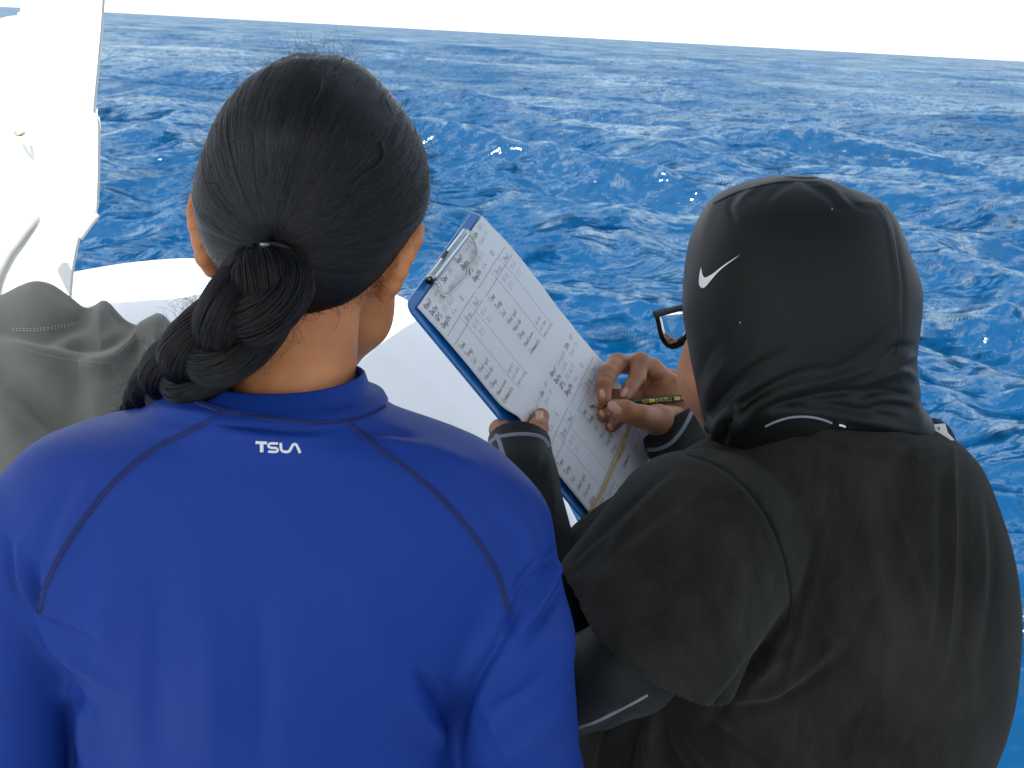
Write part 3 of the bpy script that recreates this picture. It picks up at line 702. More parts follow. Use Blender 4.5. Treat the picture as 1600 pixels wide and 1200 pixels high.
for i in range(800):   # nape hairline
    t = RNG.random(); x = 470+t*130+RNG.normal(0, 5); y = 482-t*55+RNG.normal(0, 9)
    h_, n_ = hit(tskin, x, y, .0008)
    if h_ is not None:
        tgt = tie_p-h_; loose.append(curl(h_, np.array([RNG.normal(0, .5), -.15, -1]) if RNG.random() < .22 else tgt/np.linalg.norm(tgt)+n_*RNG.uniform(.05, .35), RNG.uniform(.008, .026), cur=RNG.uniform(.5, 2.5), grav=.1))
h_, n_ = hit(tskin, 528, 455, .001)
for q in ([(520, 450), (527, 472), (528, 497), (522, 515), (510, 527)], [(560, 440), (563, 470), (556, 500)], [(476, 530), (450, 548), (432, 566)]):
    pp_ = [hit(tskin, x, y, .0015)[0] for x, y in q]; pp_ = [p for p in pp_ if p is not None]
    if len(pp_) > 2: loose.append(cr(pp_, 14))
hair_curves('loose_hairs', loose, .00008, hair1)
# three lifted locks on the crown
lock = []
for q in ([(503, 128), (500, 145), (493, 158), (488, 168)], [(600, 145), (598, 158), (603, 172), (608, 180)], [(592, 222), (596, 240), (585, 258), (566, 270), (553, 285), (548, 300)]):
    pp_ = [hit(tcap, x, y, .0032)[0] for x, y in q]
    base = cr(pp_, 16)
    for k in range(9): lock.append(base+np.outer(np.linspace(1, .2, 16), RNG.normal(0, .0009, 3)))
hair_curves('hair_locks', lock, .00016, hair1)

# --- shirt
Ls = [(300, 597), (282, 600), (262, 608), (240, 624), (213, 641), (165, 655), (130, 662), (95, 672), (60, 688), (32, 710), (12, 738), (0, 775), (-2, 830), (12, 885), (38, 930), (60, 975), (82, 1030), (98, 1085), (106, 1140), (108, 1200), (104, 1300), (112, 1420)]
Rs = [(588, 600), (603, 628), (625, 645), (655, 658), (700, 674), (735, 688), (768, 704), (796, 726), (822, 756), (842, 796), (850, 840), (842, 885), (822, 930), (790, 975), (762, 1030), (738, 1080), (726, 1130), (724, 1180), (726, 1240), (735, 1340), (745, 1420)]
sh = [column(Ls, Rs, Yb, [(597, .056, 1.108), (625, .072, 1.110), (650, .078, 1.112), (690, .088, 1.118), (750, .104, 1.125), (850, .118, 1.13), (1000, .120, 1.135), (1150, .108, 1.145), (1300, .105, 1.15), (1420, .115, 1.15)], 2.25, .012)]
sh += [cone(px(772, 832, 1.12), px(800, 1000, 1.10), .048, .0500, .016), cone(px(800, 1000, 1.10), px(817, 1220, 1.13), .0500, .0520, .012), cone(px(817, 1220, 1.13), px(822, 1400, 1.2), .052, .045, .012),
       cone(px(822, 1400, 1.2), px(760, 1440, 1.42), .045, .030, .012)]
sh += [cone(px(58, 830, 1.12), px(18, 1010, 1.105), .052, .0505, .016), cone(px(18, 1010, 1.105), px(12, 1220, 1.13), .0505, .051, .012), cone(px(12, 1220, 1.13), px(10, 1400, 1.2), .051, .045, .012),
       cone(px(10, 1400, 1.2), px(80, 1440, 1.42), .045, .030, .012)]
V, Q = sdf(sh, .0028, 4)
V = wobble(V, Q, .0006, 26, 8)
BF = [
    # right armpit
    ([(868, 862), (838, 900), (812, 940), (795, 985)], 7, -5.5), ([(850, 880), (822, 925), (800, 960)], 5, 3), ([(880, 870), (850, 930), (825, 975)], 8, 3.5), ([(840, 870), (818, 902), (800, 930)], 4, -2.5),
    ([(800, 960), (775, 1010), (745, 1060), (722, 1110), (712, 1160)], 10, -4), ([(885, 905), (862, 945), (835, 985), (815, 1010)], 7, -3), ([(700, 1060), (712, 1110), (706, 1170), (695, 1210)], 14, -3), ([(640, 1085), (668, 1125), (700, 1160)], 14, 4), ([(655, 1050), (690, 1100), (705, 1140)], 10, -4),
    ([(866, 1030), (830, 1075), (790, 1100), (750, 1120)], 12, -3), ([(880, 1100), (840, 1150), (790, 1190)], 16, 2.5), ([(745, 1085), (770, 1130), (800, 1190)], 12, 2),
    # left armpit
    ([(50, 880), (54, 925), (62, 960), (85, 995)], 7, -5), ([(30, 850), (36, 900), (48, 945)], 8, 3), ([(10, 840), (18, 900), (36, 950)], 7, -2.5), ([(62, 965), (100, 985), (150, 1000)], 8, -2.5), ([(75, 930), (66, 965), (90, 1010), (130, 1040)], 10, 4),
    ([(88, 1035), (108, 1075), (140, 1110)], 9, -4.5), ([(95, 1000), (125, 1040), (175, 1075)], 10, 2.5), ([(104, 1100), (112, 1150), (112, 1200)], 7, -6), ([(130, 1090), (128, 1150), (138, 1210)], 9, 3),
    # upper back
    ([(350, 662), (400, 668), (470, 674), (530, 668)], 7, -1.6), ([(372, 678), (430, 684), (500, 684)], 7, 1.2), ([(560, 672), (610, 674), (650, 684)], 7, -1.8), ([(570, 688), (615, 692), (660, 702)], 9, 1.3),
    ([(265, 640), (300, 646), (340, 650)], 8, 1.5), ([(215, 650), (260, 655), (320, 664)], 9, -1.3), ([(640, 690), (700, 712), (760, 740)], 14, 1.5),
    # long soft drape folds
    ([(240, 860), (250, 980), (245, 1100), (250, 1220)], 26, -2.6), ([(310, 900), (330, 1040), (325, 1200)], 30, 2.2), ([(405, 930), (412, 1060), (408, 1210)], 22, -1.8), ([(560, 900), (590, 1010), (640, 1110)], 34, 1.8), ([(180, 900), (165, 960), (150, 1040)], 24, 2),
    ([(140, 760), (105, 830), (85, 900)], 18, 1.6), ([(120, 750), (80, 820), (62, 880)], 12, -1.5), ([(770, 800), (800, 860), (815, 920)], 14, -1.8), ([(800, 790), (828, 850), (842, 900)], 12, 1.8)]
V = folds(V, Q, [(t[0], t[1], t[2]*1.45) for t in BF])
shirt1 = mesh('swim_shirt', V, Q, M['blue'], W1); tsh = bvh(V, Q)

# collar band: standing mock neck, two walls
def ring(cx, cy, Y, hw, hd, n, tilt=0, sq=2.0, zoff=None):
    c = px(cx, cy, Y); a = np.linspace(0, 2*np.pi, n, endpoint=False)
    ca, sa = np.cos(a), np.sin(a)
    X = c[0]+hw*np.sign(ca)*np.abs(ca)**(2/sq); Yy = c[1]+hd*np.sign(sa)*np.abs(sa)**(2/sq); Z = c[2]+tilt*ca+(0 if zoff is None else zoff(a))
    return np.stack([X, Yy, Z], 1)
nn = 120
top = ring(443, 586, 1.110, .0655, .052, nn, tilt=.0045, zoff=lambda a: -.004*np.exp(-((np.sin(a)+1)/.5)**2))
mid = ring(440, 604, 1.110, .0705, .0605, nn, tilt=.004)
bot = ring(434, 616, 1.110, .0860, .0760, nn, tilt=.004); bot2 = ring(434, 626, 1.110, .089, .079, nn, tilt=.004)
inn = top*1.0; c0 = top.mean(0); inn = c0+(top-c0)*np.array([.955, .955, 1]); inn2 = inn+np.array([0, 0, -.03])
lip = (top+inn)/2+np.array([0, 0, .0012])
rings = [bot2, bot, (bot+mid)/2+np.array([0, 0, -.0025]), mid, (mid+top)/2, top, lip, inn, inn2]
V = np.vstack(rings); Fq = []
for r_ in range(len(rings)-1):
    for i in range(nn):
        j = (i+1) % nn; Fq.append((r_*nn+i, r_*nn+j, (r_+1)*nn+j, (r_+1)*nn+i))
V = V+0; colr = mesh('collar', V, np.array(Fq), M['blue'], W1)
tcol = bvh(V, np.array(Fq))
tboth = bvh(np.vstack([np.array([v.co for v in shirt1.data.vertices]), V]), np.vstack([Q, np.array(Fq)+len(shirt1.data.vertices)]))

def seam(pl, w=9, tree=tsh, name='seam', m='bluethread', par=None, lift=.0009):
    v, f = strip(tree, pl, w, lift, across=5); o = mesh(name, v, f, M[m], par or shirt1)
    for off in (-.27, .27):     # the two rows of stitching standing on the flat seam
        P = cr(pl, max(4, int(np.linalg.norm(np.diff(np.array(pl, float), axis=0), axis=1).sum()/4))); T = np.gradient(P, axis=0); T /= np.linalg.norm(T, axis=1)[:, None]
        P2 = P+np.stack([-T[:, 1], T[:, 0]], 1)*off*w
        v, f = strip(tree, P2, w*.2, lift+.0007, across=3); mesh('stitching', v, f, M[m], o)
    return o
seam([(352, 640), (330, 655), (300, 672), (262, 690), (228, 711), (200, 733), (172, 760), (142, 797), (118, 830), (92, 872), (72, 915), (60, 958)], 10)
seam([(540, 657), (570, 681), (605, 710), (648, 742), (690, 779), (728, 822), (758, 862), (780, 905), (795, 955)], 10)
seam([(268, 601), (300, 624), (345, 641), (400, 651), (450, 657), (500, 660), (545, 656), (580, 646), (602, 634)], 7, tboth, 'collar_seam', par=colr)

# printed letters TSLA on the upper back
def glyph(poly, w, tree=tsh, par=None, name='printed_letter', m='print', lift=.0007, n=None):
    v, f = strip(tree, poly, w, lift, n=n or 10, across=5, prof=True); return mesh(name, v, f, M[m], par or shirt1)
glyph([(399.5, 691.4), (417.5, 692.2)], 4.6); glyph([(409, 693), (409, 706.5)], 5.6)
def letter_s():
    P = [(434.5, 693), (424, 692.8), (419.8, 694.5), (420.2, 698), (424, 699.6), (431, 700), (434, 702), (433.5, 705), (430, 706), (419, 705.6)]
    glyph(P, 3.9, n=26)
letter_s()
glyph([(438.8, 691.5), (439.2, 700), (441.5, 704.8), (446, 705.8), (451, 705.6), (454, 702), (457.5, 695.5), (460.5, 693.9), (463.5, 695.5), (466.5, 701.5), (469, 707.8)], 4.4, n=34)

# trousers and shoes below the frame, so that she stands on the deck
M['trouser'] = mat('dark_trousers', (.02, .022, .03), .8); M['shoe'] = mat('dark_shoe', (.03, .03, .03), .6)
def lower(W, x, y, s=1.0):
    pr = [ell((x, y, .86), (.148*s, .095*s, .09), .03)]
    for k in (-1, 1):
        pr += [cone((x+k*.085*s, y, .86), (x+k*.10, y+.03, .48), .085*s, .058*s, .03), cone((x+k*.10, y+.03, .48), (x+k*.11, y, .10), .058*s, .042*s, .02)]
    v, q = sdf(pr, .007, 2); mesh('trousers', v, q, M['trouser'], W)
    for k in (-1, 1):
        pr = [cone((x+k*.11, y-.02, .05), (x+k*.125, y+.16, .035), .045, .038, .02), cone((x+k*.11, y, .10), (x+k*.11, y, .05), .042, .04, .02)]
        pr.append(clip((x, y, .002), (0, 0, -1), (x-.5, y-.5, -.3), (x+.5, y+.5, .3)))
        v, q = sdf(pr, .006, 1); mesh('shoe', v, q, M['shoe'], W)
lower(W1, -.185, 1.15)
# ================================================================== CLIPBOARD WITH LOG SHEET
dA, dB, dC = 1.5, 1.68, 1.588
bA, bB, bC = CP+ray(634, 476)*dA, CP+ray(741, 327)*dB, CP+ray(915, 816)*dC
BU = bB-bA; BW = np.linalg.norm(BU); BU /= BW; BV = bC-bA; BL = np.linalg.norm(BV); BV /= BL
BN = -np.cross(BU, BV); BN /= np.linalg.norm(BN); BV = np.cross(BU, BN); BV = BV if BV@(bC-bA) > 0 else -BV
TL = 1.158
def bp(s, t, h=0): return bA+BU*(s*BW)+BV*(t*BL)+BN*h
def on(x, y, h=0.):
    """point on the sight line through (x, y) that lies h above the board"""
    d = ray(x, y); t = ((bA+BN*h-CP)@BN)/(d@BN); return CP+d*t
def st_of(x, y, h=.004):
    p = on(x, y, h)-bA; return (p@BU)/BW, (p@BV)/BL

CB = root('clipboard', tuple(bp(.5, .6)), 'blue clipboard with a metal clip, held up by the woman in the black head scarf', 'clipboard')
M['bluebd'] = mat('blue_board', (.003, .15, .47), .3, spec=.5, coat=.2); bump(M['bluebd'], [(60, .08, (1, 1, 1))], .001)
def rrect(s0, s1, t0, t1, r, h):
    out = []
    for cs, ct, a0 in ((s1-r/BW, t0+r/BL, -90), (s1-r/BW, t1-r/BL, 0), (s0+r/BW, t1-r/BL, 90), (s0+r/BW, t0+r/BL, 180)):
        for k in range(9):
            a = math.radians(a0+k*90/8); out.append(bp(cs+math.cos(a)*r/BW, ct+math.sin(a)*r/BL, h))
    return np.array(out)
V, Fc = prism(rrect(0, 1, 0, TL, .013, 0), BN, .0032, .0008); mesh('board', V, Fc, M['bluebd'], CB, smooth=False)
V, Fc = prism(rrect(.0, 1, 0, TL, .013, -.0042), BN, .001); 

# clip: rolled spring bar, lever plate and wire bail
M['chrome'] = mat('clip_steel', (.55, .6, .6), .28, metal=1); M['wire'] = mat('nickel_wire', (.62, .6, .5), .25, metal=1)
CL = None
c0, c1 = on(672, 437, .007), on(729, 364, .007)
V, Fc = tube([c0, c1], [.0052, .0052], 20, n=12); CL = mesh('clip', V, Fc, M['chrome'], CB)
q = [on(668, 431, .004), on(724, 357, .004), on(731, 359, .0125), on(676, 434, .0125)]
V, Fc = prism(q, BN, .0012); mesh('clip_plate', V, Fc, M['chrome'], CL, smooth=False)
qa, qb = on(690, 402, .0135), on(698, 391, .0135); dd = (qb-qa); ee = on(694, 404, .0135)-qa
V, Fc = prism([qa, qb, qb+ee, qa+ee], BN, .001); mesh('clip_notch', V, Fc, M['black'], CL, smooth=False)
V, Fc = tube([on(672.5, 437.5, .0072), on(671, 439, .0072)], [.0046, .0046], 16); mesh('spring_end', V, Fc, M['black'], CL)
bail = [(670, 435), (676, 439), (684, 445), (688, 453), (692, 461), (696, 463), (702, 459), (714, 447), (726, 434), (730, 426), (731, 418), (738, 410), (744, 401), (745, 393), (743, 384), (738, 371), (733, 367), (728, 364)]
V, Fc = tube([on(x, y, .0085) for x, y in bail], [.00125]*len(bail), 8, n=90); mesh('wire_bail', V, Fc, M['wire'], CL)

# --- paper: one sheet with a cross fold, arched between the folds
SF, TF = .495, .555
def hp(s, t):
    fs = np.where(s < SF, s/SF, (s-SF)/(1-SF)); ft = np.where(t < TF, t/TF, (t-TF)/(TL-TF))
    a = .0025*np.sin(np.pi*np.clip(fs, 0, 1))+.0045*np.sin(np.pi*np.clip(ft, 0, 1))*(.4+.6*s)
    a = a+.0075*np.exp(-((t-TF)/.045)**2)*(1.1-.8*s)+.006*np.clip(s-.6, 0, 1)**1.5*np.sin(np.pi*np.clip(t/TL, 0, 1))
    return .0022+a*np.clip(t/.14, .15, 1)
def pp(s, t, h=0):
    s = np.asarray(s, float); t = np.asarray(t, float)
    return bA+BU*(s*BW)[..., None]+BV*(t*BL)[..., None]+BN*(hp(s, t)+h)[..., None]
s_l, s_r, t_t, t_b = .045, 1.005, .035, TL-.01
def edge_s(t): return s_l-.018*np.sin(np.pi*np.clip(t/.9, 0, 1))*0+.016*np.exp(-((t-.60)/.09)**2)
ns, nt = 60, 90
Sg, Tg = np.meshgrid(np.linspace(0, 1, ns), np.linspace(0, 1, nt))
tt = t_t+(t_b-t_t)*Tg; ss = edge_s(tt)+(s_r-edge_s(tt))*Sg
P = pp(ss, tt).reshape(-1, 3); i, j = np.meshgrid(np.arange(nt-1), np.arange(ns-1), indexing='ij'); a = (i*ns+j).ravel()
Q = np.stack([a, a+ns, a+ns+1, a+1], 1)
if normals(P, Q).mean(0)@BN < 0: Q = Q[:, ::-1]
M['paper'] = mat('paper', (.83, .84, .86), .7, spec=.2); bump(M['paper'], [(70, .12, (1, 1, 1)), (900, .1, (1, 1, 1))], .001)
for k in range(2):     # spare sheets under the top one
    sh_ = root('log_sheet', tuple(bp(.5, .6)), 'spare white log sheet clipped under the written top sheet', 'paper', 'log sheets on the clipboard') if 0 else None
PR = root('log_sheet', tuple(bp(.5, .6)), 'white log sheet with hand-ruled tables, clipped to the blue clipboard', 'paper')
sheet = mesh('sheet', P, Q, M['paper'], PR)
md = sheet.modifiers.new('thick', 'SOLIDIFY'); md.thickness = .0007; md.offset = -1

# --- handwriting: single-stroke letters drawn as thin ribbons on the sheet
GL = {'a': 'M3 3 1 4 0 2 1 0 3 1 3 4 3 0', 'b': 'M0 7 0 0 2 0 3 2 2 4 0 3', 'c': 'M3 3 2 4 0 3 0 1 1 0 3 1', 'd': 'M3 7 3 0 1 0 0 2 1 4 3 3', 'e': 'M0 2 3 2 2 4 1 4 0 2 1 0 3 0', 'f': 'M3 7 1 6 1 0M0 4 3 4',
      'g': 'M3 4 1 4 0 2 1 0 3 1M3 4 3 -2 1 -3', 'h': 'M0 7 0 0M0 3 2 4 3 3 3 0', 'i': 'M1 4 1 0M1 6 1 6.6', 'l': 'M1 7 1 0', 'm': 'M0 4 0 0M0 3 1 4 2 3 2 0M2 3 3 4 4 3 4 0', 'n': 'M0 4 0 0M0 3 2 4 3 3 3 0',
      'o': 'M1 4 0 2 1 0 3 1 3 3 1 4', 'p': 'M0 4 0 -3M0 3 2 4 3 2 2 0 0 1', 'r': 'M0 4 0 0M0 3 2 4 3 3', 's': 'M3 4 1 4 0 3 3 1 2 0 0 0', 't': 'M1 6 1 0 3 0M0 4 3 4', 'u': 'M0 4 0 1 1 0 3 1M3 4 3 0', 'v': 'M0 4 1 0 3 4',
      'w': 'M0 4 1 0 2 3 3 0 4 4', 'y': 'M0 4 1 1M3 4 1 -3', 'x': 'M0 4 3 0M3 4 0 0',
      'A': 'M0 0 2 7 4 0M1 3 3 3', 'C': 'M4 6 2 7 0 4 1 0 4 1', 'D': 'M0 0 0 7 2 7 4 4 3 1 0 0', 'G': 'M4 6 2 7 0 4 1 0 4 1 4 3 2 3', 'H': 'M0 7 0 0M4 7 4 0M0 4 4 4', 'I': 'M1 7 1 0', 'L': 'M0 7 0 0 3 0', 'N': 'M0 0 0 7 4 0 4 7',
      'R': 'M0 0 0 7 3 6 3 4 0 3 4 0', 'S': 'M4 6 2 7 0 5 4 2 2 0 0 1', 'T': 'M0 7 4 7M2 7 2 0', 'W': 'M0 7 1 0 3 5 4 0 5 7', 'E': 'M4 7 0 7 0 0 4 0M0 4 3 4', 'P': 'M0 0 0 7 3 6 3 4 0 3', 'M': 'M0 0 0 7 2 3 4 7 4 0',
      '0': 'M2 7 0 4 1 0 3 1 4 4 2 7', '1': 'M1 6 2 7 2 0', '2': 'M0 6 2 7 4 5 0 0 4 0', '3': 'M0 7 4 7 2 4 4 2 2 0 0 1', '4': 'M3 0 3 7 0 2 4 2', '5': 'M4 7 0 7 0 4 3 4 4 2 2 0 0 1', '6': 'M4 7 1 4 0 1 3 0 4 2 1 3',
      '7': 'M0 7 4 7 1 0', '8': 'M2 4 0 6 2 7 4 6 0 1 2 0 4 1 2 4', '9': 'M4 5 1 4 0 6 3 7 4 5 3 0', ':': 'M1 4 1 3.4M1 1 1 .4', '.': 'M1 .6 1 0', '/': 'M0 -1 3 7', '#': 'M1 0 2 7M3 0 4 7M0 2 5 2M0 5 5 5', "'": 'M1 7 1 5', '-': 'M0 3 3 3',
      'k': 'M0 7 0 0M3 4 0 2 3 0', '(': 'M2 8 0 4 2 -1', ')': 'M0 8 2 4 0 -1'}
def gw(c): return {'i': 2, 'l': 2, 'I': 2, ' ': 3, ':': 2, '.': 2, "'": 2, 'm': 5, 'w': 5, 'W': 6}.get(c, 4.6)
def ribbon(pts, w):
    """pts (n,2) in metres on the sheet (x across from the left edge of the board, y down)"""
    P = np.array(pts, float)
    if len(P) < 2: return None
    L = np.linalg.norm(np.diff(P, axis=0), axis=1).sum(); n = max(2, int(L/.004)+len(P))
    D = [P[0]]
    for a, b in zip(P[:-1], P[1:]):
        m_ = max(1, int(np.linalg.norm(b-a)/.006)); D += [a+(b-a)*(k/m_) for k in range(1, m_+1)]
    P = np.array(D); T = np.gradient(P, axis=0); T /= np.linalg.norm(T, axis=1)[:, None]+1e-9; Nn = np.stack([-T[:, 1], T[:, 0]], 1)*w/2
    A, B = P+Nn, P-Nn; V = np.concatenate([pp(A[:, 0]/BW, A[:, 1]/BL, .00035), pp(B[:, 0]/BW, B[:, 1]/BL, .00035)]); m_ = len(P)
    return V, [(k, k+1, m_+k+1, m_+k) for k in range(m_-1)]
def text(s, x, y, h, w=.00078, slant=.12):
    h *= 1.36
    """baseline start x, y (metres), capital height h"""
    out = []; cx = 0; u = h/7; rot = RNG.normal(0, .02); wob = 0
    for c in s:
        if c in GL:
            wob = wob*.6+RNG.normal(0, .35); sc = RNG.uniform(.92, 1.08)
            for sub_ in GL[c].split('M')[1:]:
                v = [float(k) for k in sub_.split()]; q = [(cx+v[k]*.82*sc+v[k+1]*slant+RNG.normal(0, .1), v[k+1]*sc+wob*.3) for k in range(0, len(v), 2)]
                r_ = ribbon([(x+(a+b*rot)*u, y-(b+a*rot)*u) for a, b in q], w*RNG.uniform(.85, 1.15))
                if r_: out.append(r_)
        cx += gw(c)*.96
    return out
M['ink'] = mat('ink', (.02, .023, .035), .6); M['ink2'] = mat('pencil_writing', (.09, .095, .12), .6)
def panel(s0, t0, s1, t1, hdr, vals, notes, miss=0):
    x0, y0, x1, y1 = s0*BW, t0*BL, s1*BW, t1*BL; w, h = x1-x0, y1-y0
    X = lambda p: x0+p*w
    Yy = lambda q: y0+q*h
    ink, pen, lines = [], [], []
    for (lab, val), q, p in zip(hdr, (.045, .105, .165, .225), (.02, .02, .02, .02)):
        ink += text(lab, X(p), Yy(q), .0049); pen += text(val, X(p)+len(lab)*.0043+.002, Yy(q), .0045, .0003)
    ink += text('Site', X(.60), Yy(.042), .0046); pen += text('005', X(.82), Yy(.042), .0045, .0003)
    pen += text('Start: 10', X(.60), Yy(.105), .0042, .0003); ink += text('ID', X(.62), Yy(.225), .0046, .00035)
    lines.append(ribbon([(X(-.02), Yy(.275)), (X(.5), Yy(.262)), (X(.97), Yy(.268))], .00042)); lines.append(ribbon([(X(-.02), Yy(.355)), (X(.5), Yy(.345)), (X(.98), Yy(.350))], .00042))
    for p in (.37, .69): lines.append(ribbon([(X(p), Yy(.265)), (X(p+.005), Yy(.6)), (X(p+.02), Yy(.96))], .00036))
    ink += text('Drop', X(.43), Yy(.335), .0048, .0004); ink += text('Haul', X(.75), Yy(.335), .0048, .0004)
    rows_ = ('Time', 'Temp', 'Sal', 'Wind spd', 'Wind dir', 'Chop', 'Cloud cover', 'Comments')
    for k, r_ in enumerate(rows_):
        hh = .0047 if len(r_) < 8 else .0042 if len(r_) < 9 else .0034
        ink += text(r_, X(.0), Yy(.42+.071*k), hh, .00048)
    for txt, p, q in vals: pen += text(txt, X(p), Yy(q), .0045, .00032)
    for k, n_ in enumerate(notes): pen += text(n_, X(.42), Yy(.83+.055*k), .0036, .00032)
    return ink, [l for l in lines if l], pen
V4 = (('10 25', .43, .42), ('27.2', .45, .49), ('10 44', .74, .42), ('27.3', .75, .49))
N4 = ('Sun low', 'not clear', 'more waves')
HD = lambda a, b, c: (('Reef:', a), ('Date:', b), ('GPS:', c), ('Depth:', '6 m'))
pans = [panel(.075, .045, .50, .53, HD('Coral 17', '12/06', 'N02 45.23'), V4, N4), panel(.53, .045, .97, .53, HD('Coral 18', '12/06', 'N02 45.31'), V4, N4),
        panel(.085, .585, .50, 1.10, HD('Coral 19', '12/06', 'N02 46.02'), V4[:2], N4), panel(.53, .585, .97, 1.10, HD('Coral 20', '12/06', 'N02 46.10'), V4[:2], N4)]
for ink, lines, pen in pans:
    v, f = join_lists(ink); mesh('handwriting', v, f, M['ink'], sheet, False)['kind'] = 'stuff'
    for l in lines: mesh('ruled_line', l[0], l[1], M['ink2'], sheet, False)
    v, f = join_lists(pen); mesh('pencil_note', v, f, M['ink2'], sheet, False)['kind'] = 'stuff'

# --- yellow rubber band round the lower end of the board
M['band'] = mat('yellow_rubber', (.55, .38, .06), .5, spec=.4)
b2 = [(911, 817), (926, 793), (940, 769), (955, 737), (968, 707), (980, 676), (990, 645)]
bd = [on(x, y, h_) for (x, y), h_ in zip(b2, (.001, .0085, .0105, .0105, .0105, .0115, .010))]
lastst = st_of(990, 645); e = bp(1.012, lastst[1]-.02, -.002); e2 = bp(.8, lastst[1]+.05, -.0058); s0 = st_of(911, 817); e3 = bp(.2, s0[1]-.05, -.0058); e4 = bp(-.008, s0[1], -.0025)
loop = bd+[e, e2, e3, e4]
V, Fc = tube(cr(loop+[loop[0]], 120)[:-1], .0013, 8, closed=True, flat=1.5, up=tuple(BN)); o = mesh('rubber_band', V, Fc, M['band']); tag(o, 'yellow rubber band stretched across the lower end of the log sheet', 'rubber band')

# --- pencil
tip = on(921, 635, float(hp(*st_of(921, 635)))+.0008); tail = None
ax = ray(1085, 620.5); 
# raise the tail until the pencil has its usual thickness and slope
tailp = on(1092, 620, .072); L_ = np.linalg.norm(tailp-tip); pd = (tailp-tip)/L_
PC = root('pencil', tuple(tip), 'dark green hexagonal pencil with gold lettering in the writing hand', 'pencil')
M['green'] = mat('green_lacquer', (.012, .035, .018), .22, coat=.6); M['wood'] = mat('cedar', (.55, .32, .15), .6); M['gold'] = mat('gold_print', (.75, .58, .06), .35)
def rod(a, b, ra, rb, seg): return tube([tip+pd*a, tip+pd*b], [ra, rb], seg)
V, Fc = rod(.0165, .172, .0044, .0044, 6); body_p = mesh('barrel', V, Fc, M['green'], PC, smooth=False)
V, Fc = rod(.0055, .0168, .0013, .0041, 18); mesh('sharpened_wood', V, Fc, M['wood'], PC)
V, Fc = rod(0, .0058, .0002, .00135, 12); mesh('lead', V, Fc, M['grad'], PC)
V, Fc = rod(.172, .1735, .0042, .003, 18); mesh('end_cap', V, Fc, M['gold'], PC)
tpen = bvh(*(lambda v, f: (v, [q for q in f]))(*tube([tip+pd*.021, tip+pd*.172], [.0038, .0038], 6))) if 0 else BVHTree.FromPolygons([tuple(v) for v in V*0+0], []) if 0 else None
vb, fb = rod(.0165, .172, .0044, .0044, 6); tpen = BVHTree.FromPolygons([tuple(v) for v in vb], fb)
def pt_(t, off):     # pixel position along the pencil, off px across
    a = proj(tip); b = proj(tailp); d = (b-a)/np.linalg.norm(b-a); n = np.array([-d[1], d[0]]); return a+d*t+n*off
def pline(seq, w=1.1):
    v, f = strip(tpen, [pt_(*q) for q in seq], w, .00025, n=max(4, 3*len(seq)), across=3)
    if f: mesh('gold_letter', v, f, M['gold'], body_p, False)
def pblock(t0, t1, w=5.0, o_=-.5):
    v, f = strip(tpen, [pt_(t0, o_), pt_(t1, o_)], w, .0002, n=6, across=5, prof=False)
    if f: mesh('gold_block', v, f, M['gold'], body_p, False)
x0 = 83.5
for c, tx in (('B', 0), ('V', 4.5)):
    pass
def ptext(s, t0, hgt, wd, flip=False):
    t = t0
    for c in s:
        for sub_ in GL[c].split('M')[1:]:
            v = [float(k) for k in sub_.split()]; pline([(t+v[k]/4*wd*.8, 2.0-v[k+1]/7*hgt) for k in range(0, len(v), 2)], .8)
        t += wd
ptext('S2', x0, 4.6, 4.2); pblock(x0+9.5, x0+19); ptext('CASTELL', x0+21, 4.8, 3.9); pblock(x0+49.5, x0+58.5); ptext('9000', x0+60.5, 4.0, 2.9)
# ================================================================== WOMAN IN THE BLACK HEAD SCARF
W2 = root('person', (.36, 1.36, 0), 'woman in a black head scarf, glasses and faded black T-shirt writing on the clipboard', 'person')
Yh = 1.34
# --- body: face, neck and both hands with forearms as one skin surface
face = [ell(px(1245, 465, 1.37), (.086, .075, .078), .02), ell(px(1128, 566, 1.355), (.0385, .05, .047), .02), cone(px(1120, 595, 1.36), px(1145, 660, 1.41), .036, .03, .02),
        ell(px(1150, 470, 1.40), (.046, .05, .05), .02), cone(px(1118, 500, 1.43), px(1105, 560, 1.455), .008, .013, .01), ell(px(1120, 600, 1.445), (.014, .02, .008), .008),
        cone(px(1260, 560, 1.36), px(1280, 760, 1.36), .062, .07, .03)]
def H(x, y, h): return on(x, y, h)
# writing hand: (x, y, height above the board)
hand = []
hand += [cone(H(1035, 606, .020), H(1000, 612, .016), .013, .011, .008)]
hand += chain([H(1052, 658, .052), H(1028, 656, .055), H(1000, 650, .056), H(976, 642, .048), H(960, 636, .040)], [.019, .0175, .0125, .0120, .0090], .006)         # thumb
hand += [ell(H(1040, 620, .036), (.030, .022, .030), .012), cone(H(1060, 640, .040), H(1100, 690, .055), .024, .026, .015), cone(H(1045, 600, .030), H(1060, 640, .036), .020, .022, .014)]
hand += chain([H(1042, 598, .042), H(1020, 576, .046), H(1000, 566, .046), H(996, 588, .043), H(984, 606, .040), H(976, 618, .037)], [.0145, .0125, .0118, .0098, .0086, .0074], .004)    # index
hand += chain([H(1030, 592, .018), H(992, 570, .020), H(964, 568, .024), H(950, 584, .026), H(943, 604, .027), H(944, 622, .026)], [.0145, .0125, .0122, .0108, .0096, .0086], .004)   # middle
hand += chain([H(1030, 630, .012), H(985, 620, .008), H(962, 622, .010), H(950, 634, .012), H(943, 648, .013)], [.014, .0115, .0105, .0095, .0083], .004)       # ring
hand += chain([H(1035, 645, .016), H(996, 650, .010), H(974, 648, .009), H(962, 656, .011), H(955, 665, .012)], [.014, .0105, .0098, .0090, .0078], .004)    # little
